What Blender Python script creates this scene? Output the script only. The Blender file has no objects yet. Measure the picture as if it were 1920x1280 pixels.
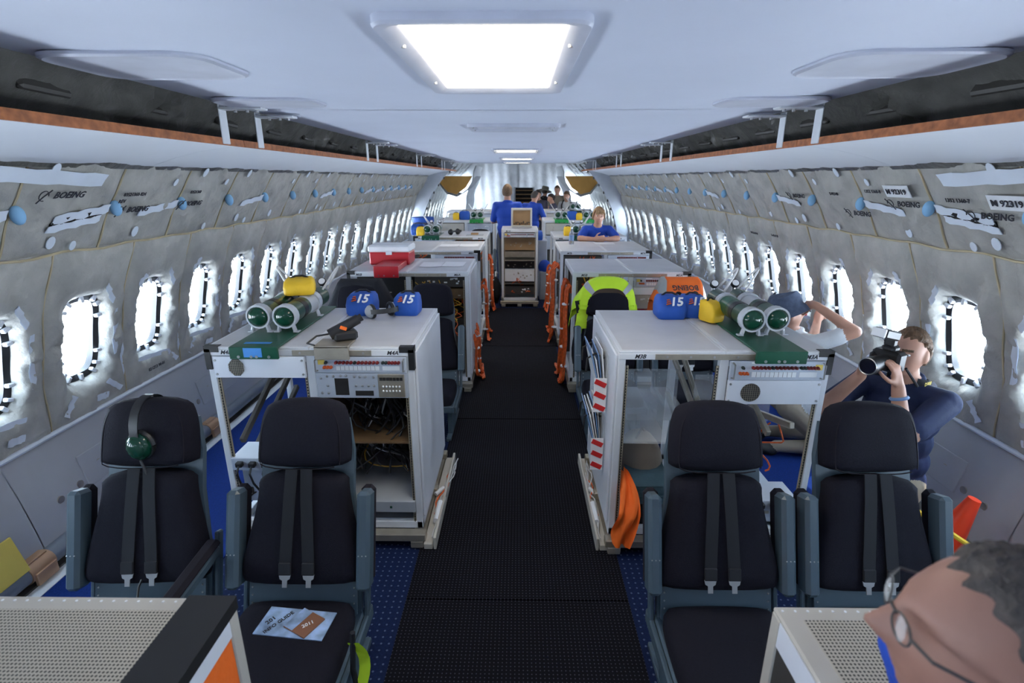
import bpy, bmesh, math, random
import numpy as np
from mathutils import Matrix, Vector, Euler
random.seed(7); np.random.seed(7)
sc = bpy.context.scene
COL = sc.collection
PI = math.pi
R_ = math.radians

# ------------------------------------------------------------------ camera, world, sun, exposure
CAMZ = 2.0
cam_d = bpy.data.cameras.new('camera'); cam = bpy.data.objects.new('camera', cam_d); COL.objects.link(cam)
cam_d.sensor_width = 36.0; cam_d.lens = 36.0 * 980 / 1920
cam.location = (0, 0, CAMZ)
cam.rotation_euler = (R_(90 - 17.3), 0, R_(0.70))
cam_d.clip_start = 0.02; cam_d.clip_end = 200
cam_d.dof.use_dof = True; cam_d.dof.focus_distance = 2.8; cam_d.dof.aperture_fstop = 4.0
sc.camera = cam
world = bpy.data.worlds.new('world'); sc.world = world; world.use_nodes = True
bg = world.node_tree.nodes['Background']
bg.inputs[1].default_value = 15.0
wn = world.node_tree                       # pale sky above the horizon, sunlit concrete apron below it
w_tc = wn.nodes.new('ShaderNodeTexCoord'); w_sp = wn.nodes.new('ShaderNodeSeparateXYZ'); w_gt = wn.nodes.new('ShaderNodeMath'); w_mx = wn.nodes.new('ShaderNodeMix')
w_gt.operation = 'GREATER_THAN'; w_gt.inputs[1].default_value = 0.0; w_mx.data_type = 'RGBA'
wn.links.new(w_tc.outputs['Generated'], w_sp.inputs[0]); wn.links.new(w_sp.outputs['Z'], w_gt.inputs[0]); wn.links.new(w_gt.outputs[0], w_mx.inputs[0])
w_mx.inputs[6].default_value = (1.36, 1.58, 1.85, 1); w_mx.inputs[7].default_value = (0.62, 0.80, 1.0, 1); wn.links.new(w_mx.outputs[2], bg.inputs[0])
sun_d = bpy.data.lights.new('sun', 'SUN'); sun = bpy.data.objects.new('sun', sun_d); COL.objects.link(sun)
sun_d.energy = 4.0; sun_d.angle = R_(0.6); sun_d.color = (1.0, 0.96, 0.9)
sun.rotation_euler = (R_(10), R_(24), 0)
sc.view_settings.view_transform = 'Standard'; sc.view_settings.look = 'None'
sc.view_settings.gamma = 1.0; sc.view_settings.use_curve_mapping = False
sc.view_settings.exposure = 0.70
sc.cycles.use_denoising = True; sc.cycles.use_adaptive_sampling = True; sc.cycles.adaptive_threshold = 0.03
sc.cycles.max_bounces = 7; sc.cycles.diffuse_bounces = 4; sc.cycles.transparent_max_bounces = 12
sc.cycles.sample_clamp_indirect = 6.0

# ------------------------------------------------------------------ materials
MATS = {}
def mat(name, col, rough=0.5, metal=0.0, var=0.08, scale=6.0, bump=0.0, bscale=60.0, spec=0.5, trans=0.0, alpha=1.0, emit=None, estr=0.0, dots=None):
    if name in MATS: return MATS[name]
    m = bpy.data.materials.new(name); m.use_nodes = True
    nt = m.node_tree; b = nt.nodes['Principled BSDF']; L = nt.links
    b.inputs['Roughness'].default_value = rough; b.inputs['Metallic'].default_value = metal
    b.inputs['Specular IOR Level'].default_value = spec
    b.inputs['Transmission Weight'].default_value = trans; b.inputs['Alpha'].default_value = alpha
    tc = nt.nodes.new('ShaderNodeTexCoord')
    n = nt.nodes.new('ShaderNodeTexNoise'); n.inputs['Scale'].default_value = scale; n.inputs['Detail'].default_value = 5
    L.new(tc.outputs['Object'], n.inputs['Vector'])
    r = nt.nodes.new('ShaderNodeValToRGB')
    c = np.array(col); lo = np.clip(c * (1 - var), 0, 1); hi = np.clip(c * (1 + var), 0, 1)
    r.color_ramp.elements[0].position = 0.3; r.color_ramp.elements[1].position = 0.7
    r.color_ramp.elements[0].color = (*lo, 1); r.color_ramp.elements[1].color = (*hi, 1)
    L.new(n.outputs['Fac'], r.inputs['Fac'])
    out = r.outputs['Color']
    if dots:
        pitch, rad, dcol = dots
        mp = nt.nodes.new('ShaderNodeVectorMath'); mp.operation = 'SCALE'; mp.inputs[3].default_value = 1.0 / pitch
        L.new(tc.outputs['Object'], mp.inputs[0])
        fr = nt.nodes.new('ShaderNodeVectorMath'); fr.operation = 'FRACTION'; L.new(mp.outputs[0], fr.inputs[0])
        sb = nt.nodes.new('ShaderNodeVectorMath'); sb.operation = 'SUBTRACT'; sb.inputs[1].default_value = (.5, .5, .5); L.new(fr.outputs[0], sb.inputs[0])
        ml = nt.nodes.new('ShaderNodeVectorMath'); ml.operation = 'MULTIPLY'; ml.inputs[1].default_value = (1, 1, 0); L.new(sb.outputs[0], ml.inputs[0])
        ln = nt.nodes.new('ShaderNodeVectorMath'); ln.operation = 'LENGTH'; L.new(ml.outputs[0], ln.inputs[0])
        lt = nt.nodes.new('ShaderNodeMath'); lt.operation = 'LESS_THAN'; lt.inputs[1].default_value = rad; L.new(ln.outputs['Value'], lt.inputs[0])
        mx = nt.nodes.new('ShaderNodeMix'); mx.data_type = 'RGBA'; L.new(lt.outputs[0], mx.inputs[0])
        L.new(out, mx.inputs[6]); mx.inputs[7].default_value = (*dcol, 1); out = mx.outputs[2]
    L.new(out, b.inputs['Base Color'])
    if bump > 0:
        n2 = nt.nodes.new('ShaderNodeTexNoise'); n2.inputs['Scale'].default_value = bscale; n2.inputs['Detail'].default_value = 4
        L.new(tc.outputs['Object'], n2.inputs['Vector'])
        bp = nt.nodes.new('ShaderNodeBump'); bp.inputs['Strength'].default_value = bump; bp.inputs['Distance'].default_value = 0.015
        L.new(n2.outputs['Fac'], bp.inputs['Height']); L.new(bp.outputs[0], b.inputs['Normal'])
    if emit:
        b.inputs['Emission Color'].default_value = (*emit, 1); b.inputs['Emission Strength'].default_value = estr
    MATS[name] = m
    return m

mat('blanket', (.42, .41, .375), .5, var=.16, scale=7, bump=.9, bscale=14, spec=.35)
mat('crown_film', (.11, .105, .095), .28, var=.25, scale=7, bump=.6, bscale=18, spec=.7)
mat('tape', (.74, .80, .88), .4, var=.05)
mat('cord', (.50, .42, .27), .8, var=.2)
mat('foam_blue', (.25, .48, .72), .8, var=.15)
mat('ink', (.03, .03, .04), .8)
mat('dark_void', (.012, .011, .012), .8)
mat('ceiling_paint', (.66, .70, .82), .5, var=.03, scale=2)
mat('side_paint', (.86, .89, .95), .28, var=.03, scale=2)
mat('wood_edge', (.34, .11, .035), .6, var=.35, scale=30)
mat('hatch', (.55, .57, .66), .4)
mat('white_metal', (.68, .70, .73), .35, var=.04)
mat('white_paint', (.74, .77, .83), .4, var=.05, scale=4)
mat('rack_top', (.57, .57, .59), .38, var=.07, scale=5)
mat('panel_metal', (.55, .60, .68), .35, metal=.25, var=.05)
mat('tan_metal', (.42, .38, .31), .38, metal=.6, var=.12, scale=12)
mat('steel', (.50, .50, .50), .3, metal=.9, var=.1)
mat('dark_metal', (.07, .065, .06), .5, metal=.3)
mat('hole_strip', (.42, .36, .26), .5, metal=.4, dots=(.016, .28, (.02, .02, .02)))
mat('brown_panel', (.16, .095, .045), .6, var=.25)
mat('black_plastic', (.012, .012, .014), .45)
mat('black_tape', (.01, .01, .011), .5)
mat('knob_red', (.18, .015, .015), .4)
mat('knob_orange', (.55, .10, .02), .4)
mat('knob_dark', (.02, .03, .03), .4)
mat('label_white', (.82, .84, .86), .6)
mat('yellow_tag', (.75, .58, .12), .6)
mat('orange_cable', (.72, .12, .02), .5, var=.35, scale=30)
mat('yellow_cable', (.75, .42, .05), .5, var=.2)
mat('black_cable', (.012, .012, .014), .5)
mat('white_cable', (.62, .62, .62), .5)
mat('seat_fabric', (.0095, .009, .0155), .85, var=.12, scale=150, bump=.25, bscale=350, spec=.2)
mat('seat_pad', (.016, .014, .02), .85, var=.1, spec=.2)
mat('seat_frame', (.060, .092, .118), .38, var=.06)
mat('strap', (.008, .009, .013), .8)
mat('runner', (.0038, .0036, .0066), .9, var=.15, scale=120, dots=(.018, .16, (.045, .045, .06)), spec=.15)
mat('floor_carpet', (.007, .015, .055), .9, var=.2, scale=90, dots=(.035, .14, (.08, .11, .18)), spec=.15)
mat('blue_carpet', (.006, .024, .14), .9, var=.2, scale=120, spec=.15)
mat('floor_white', (.75, .78, .8), .5)
mat('dado', (.42, .43, .46), .3, var=.05, scale=3)
mat('pipe_grey', (.16, .18, .22), .4)
mat('copper', (.50, .30, .18), .4, metal=.4)
mat('green_paint', (.006, .075, .04), .3, var=.1)
mat('green_bright', (.02, .30, .06), .4)
mat('cyl_green', (.018, .055, .035), .3, var=.15)
mat('cyl_tip', (.005, .045, .025), .12)
mat('clamp_grey', (.45, .48, .52), .4)
mat('yellow_bag', (.80, .50, .02), .6, var=.1, bump=.3, bscale=25)
mat('blue_bag', (.012, .085, .42), .6, var=.1, bump=.2, bscale=30)
mat('blue_tape', (.05, .25, .65), .6)
mat('red_paint', (.48, .012, .022), .35)
mat('paper', (.82, .83, .86), .7, var=.03)
mat('hivis_yellow', (.62, .90, .03), .7, var=.08, bump=.3, bscale=20)
mat('hivis_orange', (1.0, .17, .015), .7, var=.06, bump=.3, bscale=20)
mat('reflective', (.42, .44, .46), .35, metal=.3)
mat('brown_cloth', (.07, .045, .032), .9)
mat('black_cloth', (.010, .011, .016), .9, bump=.4, bscale=20)
mat('denim', (.035, .075, .10), .9, var=.2, bump=.3, bscale=30)
mat('khaki', (.19, .155, .12), .9, var=.1)
mat('cone_orange', (.95, .06, .015), .35)
mat('rope', (.85, .55, .03), .7)
mat('perf_beige', (.50, .455, .37), .45, var=.05, dots=(.0080, .30, (.02, .02, .02)))
mat('beige_metal', (.52, .49, .43), .45, var=.05)
mat('skin', (.50, .27, .19), .5, var=.06, scale=20, spec=.35)
mat('skin_shaded', (.30, .155, .115), .5, var=.08, scale=20, spec=.35)  # skin with shade put into its colour, for the foreground man's dim face
mat('lips', (.50, .20, .17), .5)
mat('eye_white', (.8, .8, .8), .2)
mat('iris', (.04, .05, .06), .2)
mat('hair_brown', (.13, .075, .04), .7, var=.35, scale=60, bump=.6, bscale=120)
mat('hair_dark', (.035, .026, .022), .7, var=.3, scale=60, bump=.6, bscale=120)
mat('hair_grey', (.055, .045, .04), .7, var=.4, scale=60, bump=.6, bscale=120)
mat('hair_blond', (.36, .22, .11), .6, var=.35, scale=60, bump=.5, bscale=120)
mat('shirt_blue', (.006, .052, .37), .75, var=.1, bump=.25, bscale=14)
mat('shirt_navy', (.012, .022, .075), .8, var=.15, bump=.3, bscale=14)
mat('shirt_white', (.72, .74, .76), .8, bump=.3, bscale=14)
mat('shirt_dark', (.06, .06, .10), .8)
mat('trouser_grey', (.16, .155, .15), .85)
mat('trouser_dark', (.04, .04, .05), .85)
mat('trouser_khaki', (.30, .25, .19), .85)
mat('shoe', (.02, .02, .02), .6)
mat('hat_blue', (.075, .10, .16), .85, var=.25, scale=30)
mat('hat_tan', (.26, .24, .19), .85)
mat('honeycomb', (.50, .27, .06), .6, var=.1)
mat('grey_sheet', (.50, .51, .53), .45, var=.12, bump=.4, bscale=10)
mat('frame_grey', (.45, .48, .53), .4)
mat('red_white', (.6, .02, .02), .5)
mat('bottle', (.75, .82, .88), .08, trans=.85)
mat('plexi', (.9, .93, .95), .08, trans=.0, alpha=.22)
mat('case_grey', (.40, .42, .45), .5)
mat('brown_book', (.25, .11, .06), .5)
mat('sky_print', (.30, .42, .62), .4, var=.55, scale=14)
mat('pale_blue', (.18, .30, .52), .5, var=.2)
mat('light_panel', (1, .97, .88), .5, emit=(1.0, .90, .70), estr=7.0)
mat('glass_lens', (.01, .01, .014), .05)
mat('cardboard', (.36, .22, .11), .8)
mat('window_pane', (.95, .97, 1.0), .02, alpha=.06)

# ------------------------------------------------------------------ mesh builder
def align(d):
    d = Vector(d).normalized()
    return d.to_track_quat('Z', 'Y').to_matrix().to_4x4()
class MB:
    def __init__(s): s.v = []; s.f = []; s.m = Matrix.Identity(4); s.mi = []; s.cur = 0
    def add(s, vs, fs):
        o = len(s.v); M = s.m
        s.v += [tuple(M @ Vector(p)) for p in vs]
        s.f += [tuple(i + o for i in f) for f in fs]; s.mi += [s.cur] * len(fs)
        return s
    def box(s, c, d, r=0.0, rot=None):
        x, y, z = [q / 2 for q in d]; r = min(r, x * .98, y * .98, z * .98)
        T = Matrix.Translation(c) @ (Euler(rot).to_matrix().to_4x4() if rot else Matrix.Identity(4))
        if r <= 0:
            vs = [(a * x, b * y, e * z) for a in (-1, 1) for b in (-1, 1) for e in (-1, 1)]
            fs = [(0, 1, 3, 2), (4, 6, 7, 5), (0, 4, 5, 1), (2, 3, 7, 6), (0, 2, 6, 4), (1, 5, 7, 3)]
        else:
            vs = []; idx = {}
            for a in (-1, 1):
                for b in (-1, 1):
                    for e in (-1, 1):
                        for k in range(3):
                            p = [a * (x - r), b * (y - r), e * (z - r)]; p[k] = (a * x, b * y, e * z)[k]
                            idx[(a, b, e, k)] = len(vs); vs.append(tuple(p))
            fs = []
            S = (-1, 1)
            for k in range(3):
                i, j = (k + 1) % 3, (k + 2) % 3
                for sg in S:
                    q = []
                    for (p, t) in ((-1, -1), (1, -1), (1, 1), (-1, 1)):
                        key = [0, 0, 0]; key[k] = sg; key[i] = p; key[j] = t; q.append(idx[(*key, k)])
                    fs.append(tuple(q if sg > 0 else q[::-1]))
            for k in range(3):      # edges along axis k
                i, j = (k + 1) % 3, (k + 2) % 3
                for p in S:
                    for t in S:
                        A = [0, 0, 0]; A[i] = p; A[j] = t; B = list(A); A[k] = -1; B[k] = 1
                        fs.append((idx[(*A, i)], idx[(*B, i)], idx[(*B, j)], idx[(*A, j)]))
            for a in S:
                for b in S:
                    for e in S: fs.append((idx[(a, b, e, 0)], idx[(a, b, e, 1)], idx[(a, b, e, 2)]))
        return s.add([tuple(T @ Vector(p)) for p in vs], fs)
    def bx(s, x0, x1, y0, y1, z0, z1, r=0.0):
        return s.box(((x0 + x1) / 2, (y0 + y1) / 2, (z0 + z1) / 2), (abs(x1 - x0), abs(y1 - y0), abs(z1 - z0)), r)
    def loft(s, rings, cap=True, closed=True):
        n = len(rings[0]); vs = [p for r in rings for p in r]; fs = []
        for k in range(len(rings) - 1):
            for i in range(n if closed else n - 1):
                j = (i + 1) % n
                fs.append((k * n + i, k * n + j, (k + 1) * n + j, (k + 1) * n + i))
        if cap: fs.append(tuple(range(n))[::-1]); fs.append(tuple((len(rings) - 1) * n + i for i in range(n)))
        return s.add(vs, fs)
    def cyl(s, p0, p1, r0, r1=None, n=12, cap=True):
        r1 = r0 if r1 is None else r1
        p0 = Vector(p0); p1 = Vector(p1); A = align(p1 - p0)
        ring = lambda p, r: [tuple(p + (A @ Vector((r * math.cos(2 * PI * i / n), r * math.sin(2 * PI * i / n), 0)))) for i in range(n)]
        return s.loft([ring(p0, r0), ring(p1, r1)], cap)
    def tube(s, pts, r, n=6, cap=True):
        P = [Vector(p) for p in pts]; rings = []; up = None
        for i, p in enumerate(P):
            d = (P[min(i + 1, len(P) - 1)] - P[max(i - 1, 0)])
            if d.length < 1e-6: d = Vector((0, 0, 1))
            d.normalize()
            if up is None: up = Vector((0, 0, 1)) if abs(d.z) < .9 else Vector((1, 0, 0))
            a = d.cross(up)
            if a.length < 1e-4: a = d.orthogonal()
            a.normalize(); b = a.cross(d); up = b
            rr = r[i] if isinstance(r, (list, tuple)) else r
            rings.append([tuple(p + rr * (math.cos(2 * PI * k / n) * a + math.sin(2 * PI * k / n) * b)) for k in range(n)])
        return s.loft(rings, cap)
    def ball(s, c, r, nu=12, nv=8, M=None):
        if not isinstance(r, (list, tuple)): r = (r, r, r)
        vs = [(0, 0, -1)]; fs = []
        for j in range(1, nv):
            t = -PI / 2 + PI * j / nv
            vs += [(math.cos(t) * math.cos(2 * PI * i / nu), math.cos(t) * math.sin(2 * PI * i / nu), math.sin(t)) for i in range(nu)]
        vs.append((0, 0, 1)); e = len(vs) - 1
        for i in range(nu):
            j = (i + 1) % nu
            fs.append((0, 1 + j, 1 + i)); fs.append((e, e - nu + i, e - nu + j))
            for k in range(nv - 2): fs.append((1 + k * nu + i, 1 + k * nu + j, 1 + (k + 1) * nu + j, 1 + (k + 1) * nu + i))
        vs = [Vector((p[0] * r[0], p[1] * r[1], p[2] * r[2])) for p in vs]
        if M is not None: vs = [M @ p for p in vs]
        return s.add([tuple(p + Vector(c)) for p in vs], fs)
    def prism(s, poly, d, M=None):
        """2-D outline in local XY extruded along +Z by d"""
        M = M or Matrix.Identity(4)
        a = [tuple(M @ Vector((p[0], p[1], 0))) for p in poly]; b = [tuple(M @ Vector((p[0], p[1], d))) for p in poly]
        return s.loft([a, b])
    def pillow(s, outline, T, M=None, inset=(0, 0, .012, .034, .09), hs=(0, .45, .80, .95, 1.0)):
        """soft cushion: outline in local XY, front along +Z"""
        M = M or Matrix.Identity(4); c = Vector((sum(p[0] for p in outline) / len(outline), sum(p[1] for p in outline) / len(outline), 0))
        rings = []
        for q, hh in zip(inset, hs):
            ring = []
            for p in outline:
                d = c - Vector((p[0], p[1], 0)); L = d.length
                w = Vector((p[0], p[1], 0)) + d * min(q / max(L, 1e-5), .9)
                ring.append(tuple(M @ Vector((w.x, w.y, T * hh))))
            rings.append(ring)
        return s.loft(rings)
    def grid(s, P, flip=False):
        h = len(P); w = len(P[0]); fs = []
        for j in range(h - 1):
            for i in range(w - 1):
                q = (j * w + i, j * w + i + 1, (j + 1) * w + i + 1, (j + 1) * w + i); fs.append(q[::-1] if flip else q)
        return s.add([p for r in P for p in r], fs)
    def mesh(s, name, mats, smooth=True, ang=35, recalc=True):
        me = bpy.data.meshes.new(name); me.from_pydata(s.v, [], s.f)
        for m in (mats if isinstance(mats, (list, tuple)) else [mats]): me.materials.append(MATS[m] if isinstance(m, str) else m)
        if len(me.materials) > 1: me.polygons.foreach_set('material_index', s.mi)
        if recalc:
            b = bmesh.new(); b.from_mesh(me); bmesh.ops.recalc_face_normals(b, faces=b.faces); b.to_mesh(me); b.free()
        if smooth:
            me.shade_smooth()
            me.set_sharp_from_angle(angle=R_(ang))
        me.update(); return me
    def build(s, name, mats, parent=None, loc=None, **k):
        return put(name, s.mesh(name, mats, **k), parent, loc)
def put(name, me, parent=None, loc=None, rot=None):
    o = bpy.data.objects.new(name, me); COL.objects.link(o)
    if parent: o.parent = parent
    if loc: o.location = loc
    if rot: o.rotation_euler = rot
    return o
def tag(o, label=None, cat=None, group=None, kind=None):
    if label: o['label'] = label
    if cat: o['category'] = cat
    if group: o['group'] = group
    if kind: o['kind'] = kind
    return o
def thing(name, label, cat, loc=(0, 0, 0), rz=0, group=None):
    o = put(name, None, None, loc, (0, 0, rz)); return tag(o, label, cat, group)
def struct(o): o['kind'] = 'structure'; return o
def dup(root, loc, rz=0, label=None, name=None):
    r = root.copy(); COL.objects.link(r); r.location = loc; r.rotation_euler = (0, 0, rz)
    if label: r['label'] = label
    for ch in root.children:
        c = ch.copy(); COL.objects.link(c); c.parent = r
        for g in ch.children:
            d = g.copy(); COL.objects.link(d); d.parent = c
    return r
_txt = {}
def text(s, size, material, parent, M, name='lettering', shear=0.0, align_x='CENTER', depth=.0006):
    key = (s, size, material, shear, align_x)
    if key not in _txt:
        cu = bpy.data.curves.new('t', 'FONT'); cu.body = s; cu.size = size; cu.align_x = align_x; cu.align_y = 'CENTER'
        cu.extrude = depth; cu.shear = shear; cu.offset = size * .02; cu.resolution_u = 2
        o = bpy.data.objects.new('t', cu); COL.objects.link(o)
        dg = bpy.context.evaluated_depsgraph_get()
        me = bpy.data.meshes.new_from_object(o.evaluated_get(dg)); bpy.data.objects.remove(o)
        me.materials.clear(); me.materials.append(MATS[material]); _txt[key] = me
    o = put(name, _txt[key], parent); o.matrix_local = M; return o
FRONT = Matrix.Rotation(PI / 2, 4, 'X')       # text plane facing the camera (-y)
def TM(x, y, z): return Matrix.Translation((x, y, z)) @ FRONT
def noise(x, y, seed=0):
    return (math.sin(x * 1.7 + seed) * math.cos(y * 2.3 + seed * 1.3) + .5 * math.sin(x * 4.1 + y * 3.7 + seed * 2.1) + .3 * math.sin(x * 9.3 - y * 7.9 + seed * .7)) / 1.8
def rrect(w, h, r, n=4):
    pts = []
    for (cx, cy, a0) in ((w / 2 - r, h / 2 - r, 0), (-w / 2 + r, h / 2 - r, 90), (-w / 2 + r, -h / 2 + r, 180), (w / 2 - r, -h / 2 + r, 270)):
        for k in range(n + 1):
            a = R_(a0 + 90 * k / n); pts.append((cx + r * math.cos(a), cy + r * math.sin(a)))
    return pts
# ------------------------------------------------------------------ the cabin shell
RAD, ZC = 2.62, 0.47
BAY = 0.583; W0 = 2.90
ZS, ZT, ZD = 1.64, 2.14, 0.63          # seam, top of the upper blankets, top of the dado
WZ, WHY, WHZ = 1.095, 0.152, 0.248     # window hole in the blanket
def WX(z): return math.sqrt(max(RAD * RAD - (z - ZC) ** 2, .01))
def WP(side, y, z, off=0.0):
    """point on the wall; off > 0 moves into the cabin"""
    x = WX(z); nx, nz = -x / RAD, -(z - ZC) / RAD
    return (side * (x + nx * off), y, z + nz * off)
NEAR = range(-8, 17); FAR = range(17, 27)
YB, YE = -2.05, 18.6

# floor
f = MB(); f.bx(-3.2, 3.2, YB, YE + 2, -.05, 0); floor = struct(f.build('floor', 'floor_carpet'))
for s in (-1, 1):
    g = MB(); g.bx(s * 1.62, s * 2.38, YB, 12.5, 0, .006); g.build('side_carpet', 'blue_carpet', floor)
    g = MB(); g.bx(s * 2.38, s * 2.45, YB, 12.5, 0, .009); g.build('edge_strip', 'floor_white', floor)
    g = MB(); g.bx(s * 2.45, s * 2.62, YB, 12.5, 0, .02); g.build('edge_channel', 'dark_metal', floor)

# walls: one structure per side, blankets as parts
for s, nm in ((-1, 'wall_left'), (1, 'wall_right')):
    wall = struct(put(nm, None))
    up_m, lo_m = [], []
    for var in range(3):
        sd = var * 3.1 + (1.7 if s > 0 else 0)
        N = 26; P = []
        for j in range(N + 1):
            v = j / N; z = ZS + (ZT - ZS) * v; row = []
            for i in range(N + 1):
                u = i / N; y = (u - .5) * BAY
                env = (16 * u * (1 - u) * v * (1 - v)) ** .6 if 0 < u < 1 and 0 < v < 1 else 0
                crease = math.sin(34 * (u + .22 * v) + 3 * math.sin(5 * v + sd) + sd) * max(0, noise(u * 4, v * 3 + 1, sd + 1)); fold = .40 * crease + .5 * noise(u * 5 + v * 2.2, v * 3 - u * 1.5, sd) + .35 * math.sin(9 * (u * .9 + v * .35) + sd) * (1 - v)
                pinch = math.exp(-((u - .02) ** 2 + (v - .42) ** 2) * 18) * math.sin(26 * math.atan2(v - .42, u + .03))
                row.append(WP(s, y, z, .036 * env + .038 * env * fold + .014 * pinch * env))
            P.append(row)
        b = MB(); b.grid(P, s < 0); up_m.append(b.mesh('insulation_upper', 'blanket', ang=180, recalc=False))
        # lower blanket: rings from the window hole to the rectangle of the bay
        NA = 96; ts = [0, .05, .1, .17, .25, .34, .44, .55, .67, .8, .9, 1.0]; P = []
        zlo, zhi = ZD - .02, ZS
        ca = sorted(set([2 * PI * k / NA for k in range(NA)]))
        corner = [math.atan2(zz - WZ, yy) % (2 * PI) for yy in (-BAY / 2, BAY / 2) for zz in (zlo, zhi)]
        for c in corner:
            k = min(range(NA), key=lambda q: abs(ca[q] - c)); ca[k] = c
        for t in ts:
            row = []
            for a in ca + [ca[0]]:
                co, si = math.cos(a), math.sin(a); e = 4.0
                rr = (abs(co / WHY) ** e + abs(si / WHZ) ** e) ** (-1 / e)
                rr *= 1 + .015 * math.sin(5 * a + sd)
                kx = (BAY / 2) / abs(co) if abs(co) > 1e-6 else 9; kz = ((zhi - WZ) if si > 0 else (WZ - zlo)) / abs(si) if abs(si) > 1e-6 else 9
                ro = min(kx, kz); r = rr + (ro - rr) * t
                y, z = r * co, WZ + r * si
                rise = 1 - math.exp(-t * 11)
                env = (t * (1 - t) * 4) ** .7 if 0 < t < 1 else 0
                crum = (math.sin(17 * a + sd) * .6 + math.sin(31 * a + 2 * sd) * .5 + math.sin(9 * a - sd)) * math.exp(-t * 1.8) * min(1, t * 2.2)
                off = -.040 * (1 - rise) + .032 * env + .013 * crum * (1 if t < 1 else 0) + .020 * env * noise(y * 9, z * 6, sd)
                row.append(WP(s, y, z, off))
            P.append(row)
        b = MB(); b.grid(P, s > 0); lo_m.append(b.mesh('insulation_lower', 'blanket', ang=180, recalc=False))
    for k in list(NEAR) + list(FAR):
        y = W0 + BAY * k; q = (k * 7 + (s > 0)) % 3
        put('insulation_upper', up_m[q], wall, (0, y + BAY / 2, 0))
        put('insulation_lower', lo_m[(q + 1) % 3], wall, (0, y, 0))
    # tan seam cords
    yA, yB2 = W0 - 8.5 * BAY, W0 + 15.5 * BAY
    c = MB(); c.tube([WP(s, yA + (yB2 - yA) * i / 160, ZS + .006 * math.sin(i * 1.3), .012 + .005 * math.sin(i * .9)) for i in range(161)], .0065, 5)
    c.build('seam_cord', 'cord', wall)
    cv = MB(); cv.tube([WP(s, .006 * math.sin(i * 1.1), ZS + (ZT - ZS) * i / 12, .006) for i in range(13)], .0055, 5); cvm = cv.mesh('seam_cord', 'cord')
    cl = MB(); cl.tube([WP(s, .008 * math.sin(i * 1.1), ZD + (ZS - ZD) * i / 14, .007) for i in range(15)], .005, 5); clm = cl.mesh('seam_cord', 'cord')
    for k in NEAR:
        put('seam_cord', cvm, wall, (0, W0 + BAY * k, 0)); put('seam_cord', clm, wall, (0, W0 + BAY * (k + .5), 0))
    # strips of tape laid on the blankets
    def tape(y0, z0, y1, z1, w, off=.045, n=6):
        b = MB(); d = Vector((y1 - y0, z1 - z0)); L = d.length; d /= L; nn = Vector((-d.y, d.x)); P = []
        for t in (-1, 0, 1):
            P.append([WP(s, y0 + d.x * L * i / n + nn.x * t * w / 2, z0 + d.y * L * i / n + nn.y * t * w / 2, off + .006 * math.sin(i * 2.2 + t)) for i in range(n + 1)])
        b.grid(P, s > 0); Q = [[tuple(Vector(p) + Vector((s * .004, 0, 0))) for p in r] for r in P]; b.grid(Q, s < 0)
        return b.mesh('tape_strip', 'tape', ang=180, recalc=False)
    tapes = [tape(-.13, .80, -.21, .70, .035, .035), tape(.12, .80, .22, .71, .035, .035), tape(-.17, .835, .14, .80, .03, .03), tape(.17, 1.30, .10, 1.42, .03, .035),
             tape(-.20, 1.36, -.12, 1.44, .032, .035), tape(.205, .95, .205, 1.25, .03, .03), tape(.27, .75, .285, 1.05, .03, .012), tape(.02, .72, .11, .71, .04, .035)]
    for k in NEAR:
        if k < -5: continue
        for q, t in enumerate(tapes):
            if (k * 5 + q * 3) % 7 < 5: put('tape_strip', t, wall, (0, W0 + BAY * k, 0))
    patch = []
    for (dy, z, w) in ((.10, 2.06, .045), (.42, 2.0, .035), (.22, 1.72, .05), (.36, 1.69, .04)):
        b = MB(); ring = [WP(s, dy + w * .5 * math.cos(2 * PI * i / 12), z + w * .62 * math.sin(2 * PI * i / 12), .038) for i in range(12)]
        r2 = [tuple(Vector(p) + Vector((s * .004, 0, 0))) for p in ring]; b.loft([ring, r2]); patch.append(b.mesh('tape_patch', 'tape'))
    for k in NEAR:
        if k < -3 or k > 11: continue
        for q, t in enumerate(patch):
            if (k + q) % 3 != 0: put('tape_patch', t, wall, (0, W0 + BAY * k, 0))
    # blue foam plugs with taped cable slots between the frames
    b = MB(); p = WP(s, 0, 1.865, .035); b.ball(p, (.028, .030, .042), 12, 8); plug = b.mesh('foam_plug', 'foam_blue')
    t1 = tape(-.40, 1.835, -.06, 1.875, .042, .047, 8); t2 = tape(-.42, 1.79, -.10, 1.825, .034, .047, 8)
    b = MB(); P = [[WP(s, -.40 + .3 * i / 6, z + .035 * i / 6, .044) for i in range(7)] for z in (1.805, 1.833)]
    b.grid(P, s > 0); Q = [[tuple(Vector(p) + Vector((s * .012, 0, 0))) for p in r] for r in P]; b.grid(Q, s < 0); slot = b.mesh('cable_slot', 'dark_void', ang=180, recalc=False)
    for k in range(-4, 15):
        y = W0 + BAY * k
        put('foam_plug', plug, wall, (0, y, 0), )
        if k in (-4, -3, -2, -1, 0, 1, 3, 6) or k > 8:
            put('tape_strip', t1, wall, (0, y, 0))
            if k < 1: put('tape_strip', t2, wall, (0, y, 0)); put('cable_slot', slot, wall, (0, y, 0))
    # wide tape band along the top of the nearest blankets
    tb = tape(-1.2, 2.075, .0, 2.02, .06, .05, 14); put('tape_strip', tb, wall, (0, 2.72, 0))
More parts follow.
